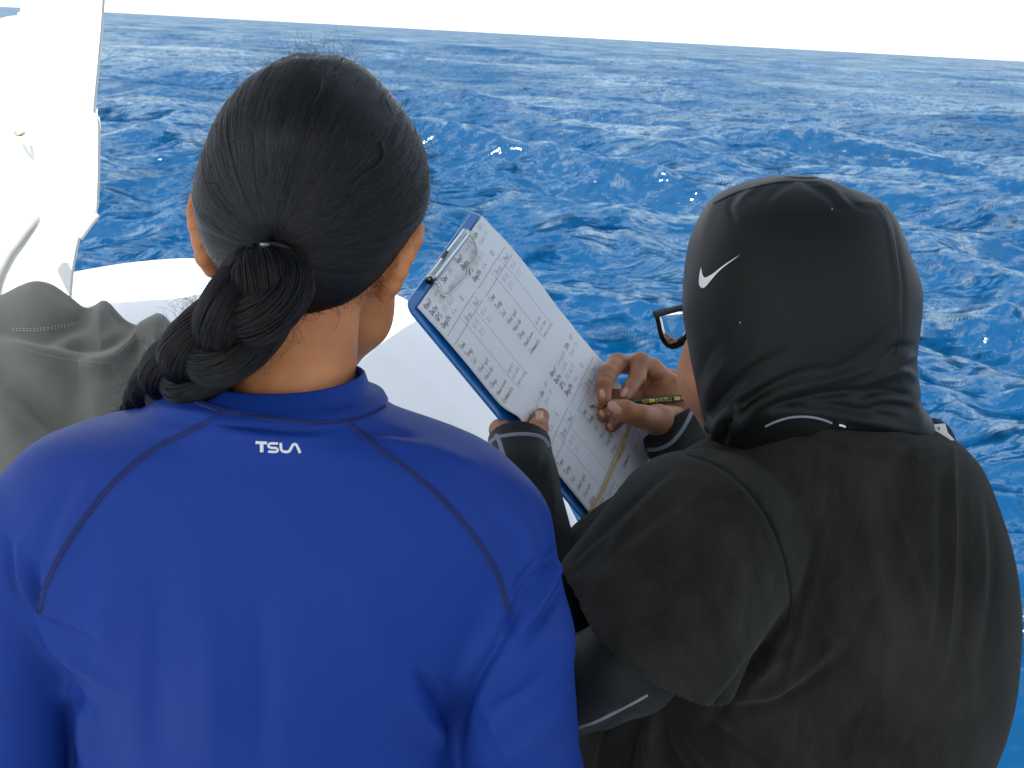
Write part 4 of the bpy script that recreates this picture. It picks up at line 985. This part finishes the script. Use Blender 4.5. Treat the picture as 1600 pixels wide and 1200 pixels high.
# holding hand: thumb over the sheet, fingers below the board
hand2 = chain([H(822, 712, .030), H(832, 692, .024), H(840, 670, .0165), H(845, 650, .0130)], [.0155, .0125, .0108, .0092], .006)
hand2 += [cone(H(808, 740, .022), H(800, 700, .004), .024, .020, .012), cone(H(800, 700, .004), H(782, 672, -.010), .018, .013, .012), cone(H(812, 725, .02), H(826, 706, .022), .019, .016, .012)]
for i, (a, b, c) in enumerate((((785, 668), (806, 650), (835, 640)), ((788, 684), (815, 670), (845, 662)), ((792, 700), (822, 690), (852, 684)), ((798, 716), (828, 708), (856, 704)))):
    hand2 += chain([H(*a, -.013), H(*b, -.0155), H(*c, -.0145)], [.0105, .0095, .008], .004)
V, Q = sdf(hand, .0012, 2); V = folds(V, Q, [([(1004, 596), (1014, 604), (1028, 600), (1040, 590)], 2.2, -1.2), ([(1020, 622), (1034, 610), (1046, 598)], 2, -.7), ([(1014, 575), (1008, 590), (1004, 600)], 2.2, -.9),
      ([(1002, 635), (1002, 645), (1000, 656)], 1.5, -.35), ([(1006, 636), (1006, 646), (1004, 656)], 1.2, -.3), ([(985, 586), (996, 584), (1006, 588)], 1.5, -.4), ([(936, 590), (948, 588), (958, 592)], 1.5, -.35),
      ([(1015, 690), (1040, 684), (1062, 672)], 2.5, -.6), ([(1012, 560), (1000, 556), (990, 560)], 5, .6), ([(968, 560), (958, 564)], 5, .6)])
Hv, Hq = wobble(V, Q, .00025, 260, 4), Q
V2, Q2 = sdf(hand2, .0013, 2); V2 = folds(V2, Q2, [([(829, 664), (840, 661), (852, 664)], 1.8, -.9), ([(828, 668), (840, 666), (852, 669)], 1.2, -.4), ([(770, 672), (780, 680), (795, 690)], 5, -.6)])
Fv, Fq_ = sdf(face, .003, 2)
V = np.vstack([Fv, Hv, V2]); Q = np.vstack([Fq_, Hq+len(Fv), Q2+len(Fv)+len(Hv)])
body2 = mesh('body', V, Q, M['skin2'], W2); tb2 = bvh(V, Q); thand = bvh(np.vstack([Hv, V2]), np.vstack([Hq, Q2+len(Hv)]))
# finger nails: thin curved plates on the finger ends
def nail(pl, w, lift=.0006):
    v, f = strip(thand, pl, w, lift, n=9, across=9, prof=True, wfun=lambda t: (1-abs(2*t-1)**4)**.5*.9+.1)
    if f: mesh('nail', v, f, M['nail'], body2)
nail([(951, 629), (957, 634), (964, 640), (970, 645)], 14); nail([(939, 608), (941, 614), (943, 622)], 8); nail([(979, 606), (975, 613), (971, 621)], 9)
nail([(938, 640), (940, 646), (943, 652)], 6.5); nail([(950, 662), (953, 667), (957, 672)], 7); nail([(833, 649), (841, 648), (849, 650)], 13)
# hair at the temple
st = []
for i in range(260):
    x = 1078+RNG.normal(0, 3); y = RNG.uniform(438, 478); h_, n_ = hit(tb2, x+10, y)
    if h_ is not None: st.append(curl(h_+n_*.002, np.array([-.35, -.1, -1])+RNG.normal(0, .18, 3), RNG.uniform(.01, .026), cur=.5))
if st: hair_curves('temple_hair', st, .00013, body2)

# --- head scarf
Lh = [(1232, 277), (1205, 282), (1178, 288), (1150, 298), (1128, 308), (1110, 322), (1096, 345), (1083, 375), (1075, 405), (1070, 440), (1068, 475), (1070, 505), (1075, 535), (1079, 565), (1084, 595), (1090, 620), (1096, 645), (1101, 670), (1106, 700)]
Rh = [(1258, 277), (1285, 280), (1310, 287), (1335, 298), (1362, 308), (1385, 320), (1400, 340), (1412, 370), (1421, 400), (1430, 425), (1435, 450), (1434, 480), (1430, 510), (1424, 545), (1425, 575), (1430, 600), (1430, 615), (1436, 632), (1448, 650), (1455, 672), (1450, 700)]
scf = [column(Lh, Rh, Yh, [(277, .010, 1.36), (280, .026, 1.36), (286, .044, 1.36), (296, .060, 1.358), (312, .075, 1.355), (336, .087, 1.352), (372, .095, 1.348), (430, .100, 1.343), (500, .100, 1.34), (560, .094, 1.336), (610, .086, 1.334), (640, .078, 1.334), (662, .066, 1.336), (700, .050, 1.34)], 2.3, .01, xref=1250)]
# opening for the face: cut on the far left side
fo = px(1082, 500, 1.345); scf += [sub(ell(px(1030, 520, 1.43), (.075, .085, .12), .006, ((.75, -.66, 0), (.66, .75, 0), (0, 0, 1))), .004)]
# thick folded drape round the neck
scf += chain([px(1110, 668, 1.300), px(1150, 652, 1.268), px(1205, 632, 1.262), px(1270, 626, 1.257), px(1350, 638, 1.266), px(1415, 656, 1.290), px(1438, 668, 1.335)], [.006, .007, .008, .0095, .011, .012, .012], .012)
V, Q = sdf(scf, .0023, 3); V = wobble(V, Q, .0007, 40, 9)
V = folds(V, Q, [
    ([(1098, 690), (1110, 650), (1138, 612), (1180, 575), (1225, 552)], 8, -3), ([(1108, 700), (1124, 660), (1155, 620), (1200, 590)], 7, 3), ([(1120, 700), (1140, 660), (1172, 625), (1230, 592), (1280, 575)], 7, -3),
    ([(1150, 668), (1180, 636), (1230, 610), (1300, 592), (1370, 575)], 8, 3), ([(1165, 668), (1200, 640), (1260, 622), (1330, 612), (1400, 600)], 7, -4.5), ([(1250, 600), (1310, 576), (1360, 545), (1395, 510)], 9, -1.6),
    ([(1098, 640), (1112, 600), (1140, 560)], 8, 2), ([(1090, 600), (1104, 560), (1128, 530)], 8, -1.6), ([(1140, 690), (1152, 655), (1150, 625), (1160, 610)], 6, 3), ([(1128, 700), (1136, 668), (1138, 636)], 5, -3),
    ([(1330, 612), (1370, 590), (1410, 580), (1428, 590)], 6, 3.5), ([(1340, 622), (1380, 612), (1420, 618)], 5, -4), ([(1385, 560), (1400, 545), (1420, 540)], 6, -3.5), ([(1400, 575), (1415, 560), (1428, 556)], 5, 3),
    ([(1350, 640), (1390, 634), (1430, 640)], 5, -3.5), ([(1230, 632), (1300, 634), (1350, 644), (1400, 652)], 6, -3), ([(1240, 645), (1310, 650), (1370, 662), (1430, 676)], 7, 2.5),
    ([(1378, 322), (1394, 350), (1403, 400), (1410, 450), (1410, 505), (1404, 560)], 5, -1.3), ([(1372, 322), (1388, 352), (1397, 400), (1403, 450), (1402, 500)], 5, 1.3),
    ([(1150, 305), (1140, 322), (1148, 345)], 5, -1.2), ([(1190, 290), (1165, 305), (1155, 318)], 5, 1.2), ([(1240, 283), (1215, 296), (1200, 312)], 6, -1.2), ([(1255, 283), (1290, 302), (1310, 326), (1316, 326)], 6, -1.6), ([(1275, 284), (1300, 296), (1330, 318), (1372, 318)], 6, 1.4),
    ([(1316, 306), (1340, 322), (1370, 326)], 5, -1.6), ([(1118, 318), (1104, 345), (1096, 380)], 8, .8), ([(1170, 470), (1166, 520), (1150, 560)], 16, -.8)])
scarf = mesh('head_scarf', V, Q, M['hood'], W2); tsc = bvh(V, Q)
v, f = strip(tsc, [(1374, 318), (1391, 348), (1400, 398), (1406, 450), (1406, 505), (1400, 558)], 3, .0007); mesh('seam', v, f, M['hood'], scarf)
v, f = strip(tsc, [(1114, 318), (1150, 301), (1180, 292), (1215, 285), (1240, 284)], 3, .0009); mesh('seam', v, f, M['hood'], scarf)
for x, y in ((1300, 326), (1156, 503)):
    v, f = strip(tsc, [(x, y), (x+.5, y+2)], 1.3, .0008, n=3, across=3); mesh('lint', v, f, M['print'], scarf)

# swoosh print
up_ = cr([(1096.2, 417.5), (1097.3, 424), (1099, 430.5), (1101.8, 433.6), (1106, 432.5), (1116, 426.5), (1130, 415.5), (1145, 405.5), (1157, 398)], 40)
lo_ = cr([(1096.2, 417.5), (1093.8, 428), (1092.8, 441), (1094.5, 447.8), (1098.2, 450.2), (1103, 448), (1110, 440), (1120, 428), (1131, 417.5), (1145, 407), (1157, 398)], 40)
V, Fc = [], []
for i in range(40):
    for j in range(7):
        q = up_[i]+(lo_[i]-up_[i])*(j/6); p_, _ = hit(tsc, q[0], q[1], .0006); V.append(p_)
for i in range(39):
    for j in range(6):
        a = i*7+j; Fc.append((a, a+7, a+8, a+1))
mesh('printed_emblem', np.array(V), Fc, M['print'], scarf)

# --- T-shirt
Lt = [(1225, 604), (1175, 632), (1132, 662), (1100, 687), (1066, 708), (1034, 732), (1000, 757), (962, 785), (918, 818), (885, 848), (868, 875), (866, 930), (872, 1000), (878, 1080), (880, 1180), (885, 1300), (890, 1420)]
Rt = [(1395, 626), (1450, 654), (1482, 677), (1501, 694), (1518, 714), (1536, 748), (1554, 795), (1570, 848), (1580, 900), (1585, 955), (1583, 1010), (1577, 1060), (1563, 1115), (1546, 1160), (1532, 1200), (1526, 1260), (1530, 1340), (1535, 1420)]
ts = [column(Lt, Rt, 1.38, [(605, .088, 1.340), (630, .096, 1.341), (660, .103, 1.345), (695, .111, 1.352), (730, .120, 1.36), (800, .140, 1.37), (900, .160, 1.38), (1050, .172, 1.39), (1200, .17, 1.39), (1420, .16, 1.39)], 2.3, .009, xref=1300)]
sh_a, sh_b = px(1096, 852, 1.25), px(996, 1066, 1.18)
nh = (sh_b-sh_a)/np.linalg.norm(sh_b-sh_a)
slv = [cone(px(1060, 815, 1.30), px(935, 965, 1.255), .062, .060, .03), cone(sh_a, sh_b+nh*.06, .082, .082, .03), ell(px(1135, 850, 1.28), (.082, .075, .076), .04)]
hem = px(1000, 1062, 1.17)-nh*.030; slv_c = slv+[clip(hem, nh+np.array([0, .5, 0]), px(880, 960, 1.0)-np.array([.12, .05, .3]), px(1200, 860, 1.4)+np.array([.05, .05, .2]), .001)]
far_sh = [cone(px(1385, 800, 1.46), px(1290, 920, 1.60), .080, .07, .03)]
# sleeve first (clipped at the hem), then the torso joins it
V, Q = sdf(slv_c+ts+far_sh, .0029, 3)
V = wobble(V, Q, .0009, 24, 13)
TF_ = [
    # sleeve seam: a step in the cloth
    ([(1078, 712), (1110, 722), (1150, 746), (1185, 785), (1212, 832), (1229, 885), (1236, 935), (1232, 985), (1216, 1020)], 4, -1.8), ([(1074, 720), (1106, 732), (1142, 756), (1176, 794), (1202, 840), (1219, 890), (1226, 940)], 7, 1.6),
    # crease at the armpit and between sleeve and back
    ([(1232, 960), (1200, 1010), (1160, 1060), (1130, 1100), (1112, 1130)], 11, -7), ([(1250, 940), (1222, 1000), (1190, 1050), (1150, 1098)], 10, 4), ([(1210, 950), (1175, 1000), (1140, 1045), (1110, 1090)], 14, 4),
    ([(1290, 820), (1278, 880), (1262, 930), (1248, 985), (1236, 1040), (1215, 1085), (1185, 1100)], 8, 3.2), ([(1275, 850), (1262, 910), (1248, 960), (1236, 1000)], 8, -2.6), ([(1310, 990), (1275, 1030), (1235, 1065), (1195, 1085), (1150, 1090)], 8, 3.4),
    ([(1330, 1010), (1290, 1048), (1240, 1085), (1180, 1105), (1130, 1108)], 9, -3.6), ([(1150, 1040), (1190, 1020), (1230, 1010)], 8, -3), ([(1160, 1060), (1200, 1045), (1240, 1020)], 6, 2.4),
    # long folds down the back
    ([(1489, 705), (1490, 790), (1489, 880), (1483, 960), (1476, 1040)], 4.5, 2.6), ([(1475, 730), (1474, 820), (1474, 910), (1462, 1000)], 10, -2.2), ([(1500, 740), (1508, 830), (1508, 930), (1498, 1020)], 10, -2),
    ([(1380, 760), (1400, 820), (1425, 880), (1438, 940), (1446, 1000)], 9, 2.4), ([(1360, 800), (1385, 860), (1412, 920), (1425, 985)], 10, -2.2), ([(1330, 760), (1352, 830), (1370, 900), (1376, 980)], 12, 1.6),
    ([(1540, 800), (1552, 880), (1548, 960), (1530, 1040)], 9, -1.8), ([(1530, 780), (1538, 860), (1535, 940)], 8, 1.6), ([(1450, 780), (1452, 880), (1450, 980), (1430, 1060)], 12, 1.2), ([(1290, 720), (1320, 800), (1330, 880)], 16, -1.6), ([(1240, 700), (1262, 760), (1280, 820)], 14, 1.4),
    ([(1410, 1020), (1380, 1080), (1340, 1140), (1320, 1200)], 26, -2.6), ([(1510, 1060), (1480, 1120), (1470, 1190)], 22, 2), ([(1250, 1120), (1240, 1170), (1250, 1220)], 20, -2.4),
    # neckline
    ([(1210, 668), (1262, 676), (1305, 690), (1350, 702), (1410, 713), (1452, 714), (1486, 706)], 3.5, -1.4), ([(1230, 662), (1280, 668), (1330, 684), (1390, 698), (1450, 702), (1486, 694)], 5, 1.6),
    ([(1120, 700), (1150, 686), (1200, 680)], 9, 2), ([(1100, 716), (1140, 700), (1180, 694)], 7, -1.6), ([(1180, 700), (1230, 712), (1260, 740)], 14, -1.4),
    # front of the sleeve
    ([(1040, 740), (1000, 775), (960, 810), (920, 850), (890, 880)], 6, -2.4), ([(1060, 745), (1020, 778), (985, 815), (950, 850), (905, 885)], 9, 1.8), ([(1080, 770), (1030, 800), (990, 838), (940, 880)], 10, -1.4), ([(960, 840), (930, 866), (890, 900)], 8, -2.2), ([(1100, 770), (1050, 820), (1000, 850), (960, 860)], 14, 1.8),
    ([(900, 900), (960, 905), (1010, 890)], 14, 1.6), ([(880, 930), (940, 950), (1000, 940)], 16, -1.6), ([(920, 990), (980, 1000), (1060, 1040)], 20, 1.6), ([(1100, 880), (1110, 950), (1090, 1020)], 26, -2),
    # hem of the sleeve
    ([(884, 960), (940, 1003), (1000, 1044), (1060, 1080), (1112, 1100)], 3, -1.2),
    # folds low at the front side
    ([(1000, 1120), (985, 1160), (975, 1220)], 9, -6), ([(1035, 1130), (1045, 1170), (1075, 1220)], 9, -6), ([(960, 1130), (945, 1170), (935, 1220)], 9, 4), ([(1018, 1125), (1015, 1170), (1025, 1220)], 9, 4.5), ([(1070, 1135), (1100, 1175), (1140, 1220)], 10, 4), ([(1100, 1130), (1150, 1160), (1210, 1200)], 10, -4)]
V = folds(V, Q, [(t[0], t[1], t[2]*1.45) for t in TF_])
tee = mesh('t_shirt', V, Q, M['tee'], W2); ttee = bvh(V, Q)
def tstrip(pl, w, name='stitching', m='tee', lift=.0008, tree=ttee, par=None, across=5):
    v, f = strip(tree, pl, w, lift, across=across); return mesh(name, v, f, M[m], par or tee) if f else None
tstrip([(1216, 664), (1262, 670), (1305, 684), (1352, 697), (1412, 708), (1452, 709), (1487, 701)], 9, 'neck_rib', lift=.0012)
tstrip([(1230, 676), (1290, 694), (1350, 712), (1410, 724), (1455, 725), (1487, 717)], 1.6)
tstrip([(1074, 711), (1110, 721), (1150, 745), (1186, 784), (1213, 831), (1230, 884), (1237, 935), (1233, 985)], 2, lift=.0012)

# --- long-sleeved undershirt seen at the sleeve hem, at both forearms and at the nape
M['sleeve'] = M['sleeve']
us = chain([px(1015, 1000, 1.18), px(985, 1036, 1.18), px(930, 1062, 1.20), px(890, 1080, 1.27)], [.044, .045, .0425, .042], .012)
wl_ = H(816, 722, .022)
us += chain([px(890, 1080, 1.27), (px(890, 1080, 1.27)+wl_)/2+np.array([0, -.01, -.01]), H(812, 748, .022), H(811, 690, .020)], [.042, .041, .0385, .0335], .01)
cd = H(811, 690, .020)-H(812, 760, .022); cd /= np.linalg.norm(cd)
nL = cd*.9+BU*.10+np.array([.0, 0, 0])
cutL = H(812, 688, .020)
usL = us+[clip(cutL, nL, cutL-.09, cutL+.09, .001), sub(cone(cutL+cd*.02, cutL-cd*.02, .0285, .0275, .003), .002)]
V, Q = sdf(usL, .0021, 2)
V = folds(V, Q, [([(836, 780), (848, 730), (856, 700)], 6, -1.4), ([(800, 730), (830, 770), (850, 830)], 6, 1.6), ([(820, 740), (840, 775), (856, 815)], 5, -1.6), ([(800, 760), (835, 800), (860, 850)], 7, -1.4), ([(862, 740), (866, 790), (860, 850)], 4, 1),
      ([(980, 1100), (950, 1130), (920, 1150)], 9, -2)])
sl_l = mesh('undershirt_sleeve', V, Q, M['sleeve'], W2); tsl = bvh(V, Q)
tstrip([(757, 706), (764, 693), (775, 684), (795, 679.5), (815, 678), (835, 679.5), (848, 684), (856, 693), (861, 703)], 5.5, 'cuff_stitching', 'greythread', .0009, tsl, sl_l)
tstrip([(775, 679), (781, 692), (786, 710), (793, 730), (802, 746)], 7, 'seam_stitching', 'greythread', .0009, tsl, sl_l)
tstrip([(905, 1136), (930, 1128), (955, 1116), (985, 1101), (1012, 1086)], 4, 'seam_stitching', 'greythread', .0012, tsl, sl_l)

# writing arm
wr = [H(1042, 655, .047), H(1068, 694, .052), px(1160, 800, 1.54), px(1250, 860, 1.60), px(1300, 850, 1.56)]
usR = chain(wr, [.0365, .0425, .048, .056, .06], .012)
dR = wr[0]-wr[1]; dR /= np.linalg.norm(dR)
cutR = H(1052, 655, .047)
usR += [clip(cutR, dR, cutR-.1, cutR+.1, .001), sub(cone(cutR+dR*.03, cutR-dR*.02, .0330, .0310, .003), .002)]
V, Q = sdf(usR, .0023, 2); V = folds(V, Q, [([(1020, 712), (1050, 708), (1085, 690)], 5, 1.2), ([(1030, 722), (1060, 716), (1092, 700)], 5, -1.4)])
sl_r = mesh('undershirt_sleeve', V, Q, M['sleeve'], W2); tsr = bvh(V, Q)
tstrip([(1002, 700), (1018, 703), (1034, 700), (1050, 691), (1066, 672), (1078, 650), (1086, 632)], 6, 'cuff_stitching', 'greythread', .0009, tsr, sl_r)

# pale stitched edge of the undershirt at the nape, and a torn thread end
tnape = bvh(*[np.vstack([np.array([v_.co for v_ in tee.data.vertices]), np.array([v_.co for v_ in scarf.data.vertices])]), np.vstack([np.array([p_.vertices[:] for p_ in tee.data.polygons]), np.array([p_.vertices[:] for p_ in scarf.data.polygons])+len(tee.data.vertices)])])
tstrip([(1196, 666), (1214, 658), (1236, 652), (1262, 651), (1284, 655), (1300, 661)], 3, 'undershirt_edge', 'greythread', .0012, tnape)
tstrip([(1311, 664), (1316, 665), (1321, 667)], 3, 'thread_end', 'print', .0015, tnape, across=3)

# size label standing out of the neckline, with its navy tape
a_ = px(1455, 664, 1.37)
V, Fc = tube([px(1446, 666, 1.325), px(1458, 660, 1.325), px(1472, 666, 1.33), px(1482, 677, 1.33), px(1489, 692, 1.335)], [.0045]*5, 10, n=24, flat=.3, up=(0, 1, 0)); mesh('neck_tape', V, Fc, M['navy'], tee)
q = [px(1454, 664, 1.315), px(1477, 662, 1.315), px(1481, 676, 1.315), px(1492, 688, 1.315), px(1466, 688, 1.315), px(1452, 682, 1.315)]
V, Fc = prism(q, (0, -1, 0), .0012); lb = mesh('label', V, Fc, M['whitetag'], tee, smooth=False)
V, Fc = prism([px(1466, 668, 1.3140), px(1468, 667, 1.3140), px(1468, 672, 1.3140), px(1466, 671, 1.3140)], (0, -1, 0), .0005); mesh('label_mark', V, Fc, M['black'], lb, smooth=False)

# --- glasses
GR = root('glasses', tuple(px(1045, 500, 1.40)), 'black-framed glasses worn by the woman in the head scarf, clear lens showing the sea', 'glasses')
hz_ = np.array([.80, .60, 0]); vt = np.array([.02, .04, 1.]); vt /= np.linalg.norm(vt); gn = np.cross(hz_, vt); gn /= np.linalg.norm(gn)
O = px(1028, 488, 1.392)
lens_o = [(0, 0), (.006, .0012), (.026, .0015), (.046, 0), (.050, -.006), (.049, -.018), (.042, -.031), (.030, -.037), (.018, -.035), (.008, -.025), (.002, -.011), (-.001, -.003)]
def gl_pts(sgn, off): return [O+hz_*(off+sgn*x)+vt*y for x, y in lens_o]
M['lens'] = mat('lens_glass', (1, 1, 1), .0, trans=1, ior=1.22)
for off, sg in ((0, 1), (.118, -1)):
    P = cr(gl_pts(sg, off)+[gl_pts(sg, off)[0]], 61)[:-1]
    V, Fc = tube(P, .0024, 8, closed=True); mesh('rim', V, Fc, M['black'], GR)
    Pc = P.mean(0)+(P-P.mean(0))*.975; n_ = len(Pc)
    # clear lens with a slight bulge
    V = np.vstack([Pc, Pc.mean(0)+(Pc-Pc.mean(0))*.5-gn*(.0012 if gn[1] > 0 else -.0012), [Pc.mean(0)]]) 
    Vf = np.vstack([V+gn*.0008, V-gn*.0008]); m_ = len(V); Fc = []
    for b_, s_ in ((0, 1), (m_, -1)):
        for i in range(n_):
            j = (i+1) % n_; q = (b_+i, b_+j, b_+n_+j, b_+n_+i); t_ = (b_+n_+i, b_+n_+j, b_+2*n_); Fc += [q[::s_], t_[::s_]]
    for i in range(n_): j = (i+1) % n_; Fc.append((i, m_+i, m_+j, j))
    mesh('lens', Vf, Fc, M['lens'], GR)
V, Fc = tube([O+hz_*.050+vt*-.006, O+hz_*.059+vt*-.003, O+hz_*.068+vt*-.006], .0022, 8, n=12); mesh('bridge', V, Fc, M['black'], GR)
bk = np.array([hz_[1], -hz_[0], 0])
for off, tgt in ((0, px(1078, 477, 1.36)), (.118, None)):
    a = O+hz_*(off+(-.003 if off == 0 else .003))+vt*-.002; e_ = tgt if tgt is not None else a+bk*.04
    e2 = e_+(e_-a)/np.linalg.norm(e_-a)*.06
    V, Fc = tube([a-bk*.002, a+(e_-a)*.3, e_, e2], [.0036, .0034, .003, .0025], 10, n=16, flat=.5, up=tuple(hz_)); tp_ = mesh('temple', V, Fc, M['black'], GR)
lower(W2, .37, 1.40, 1.0)
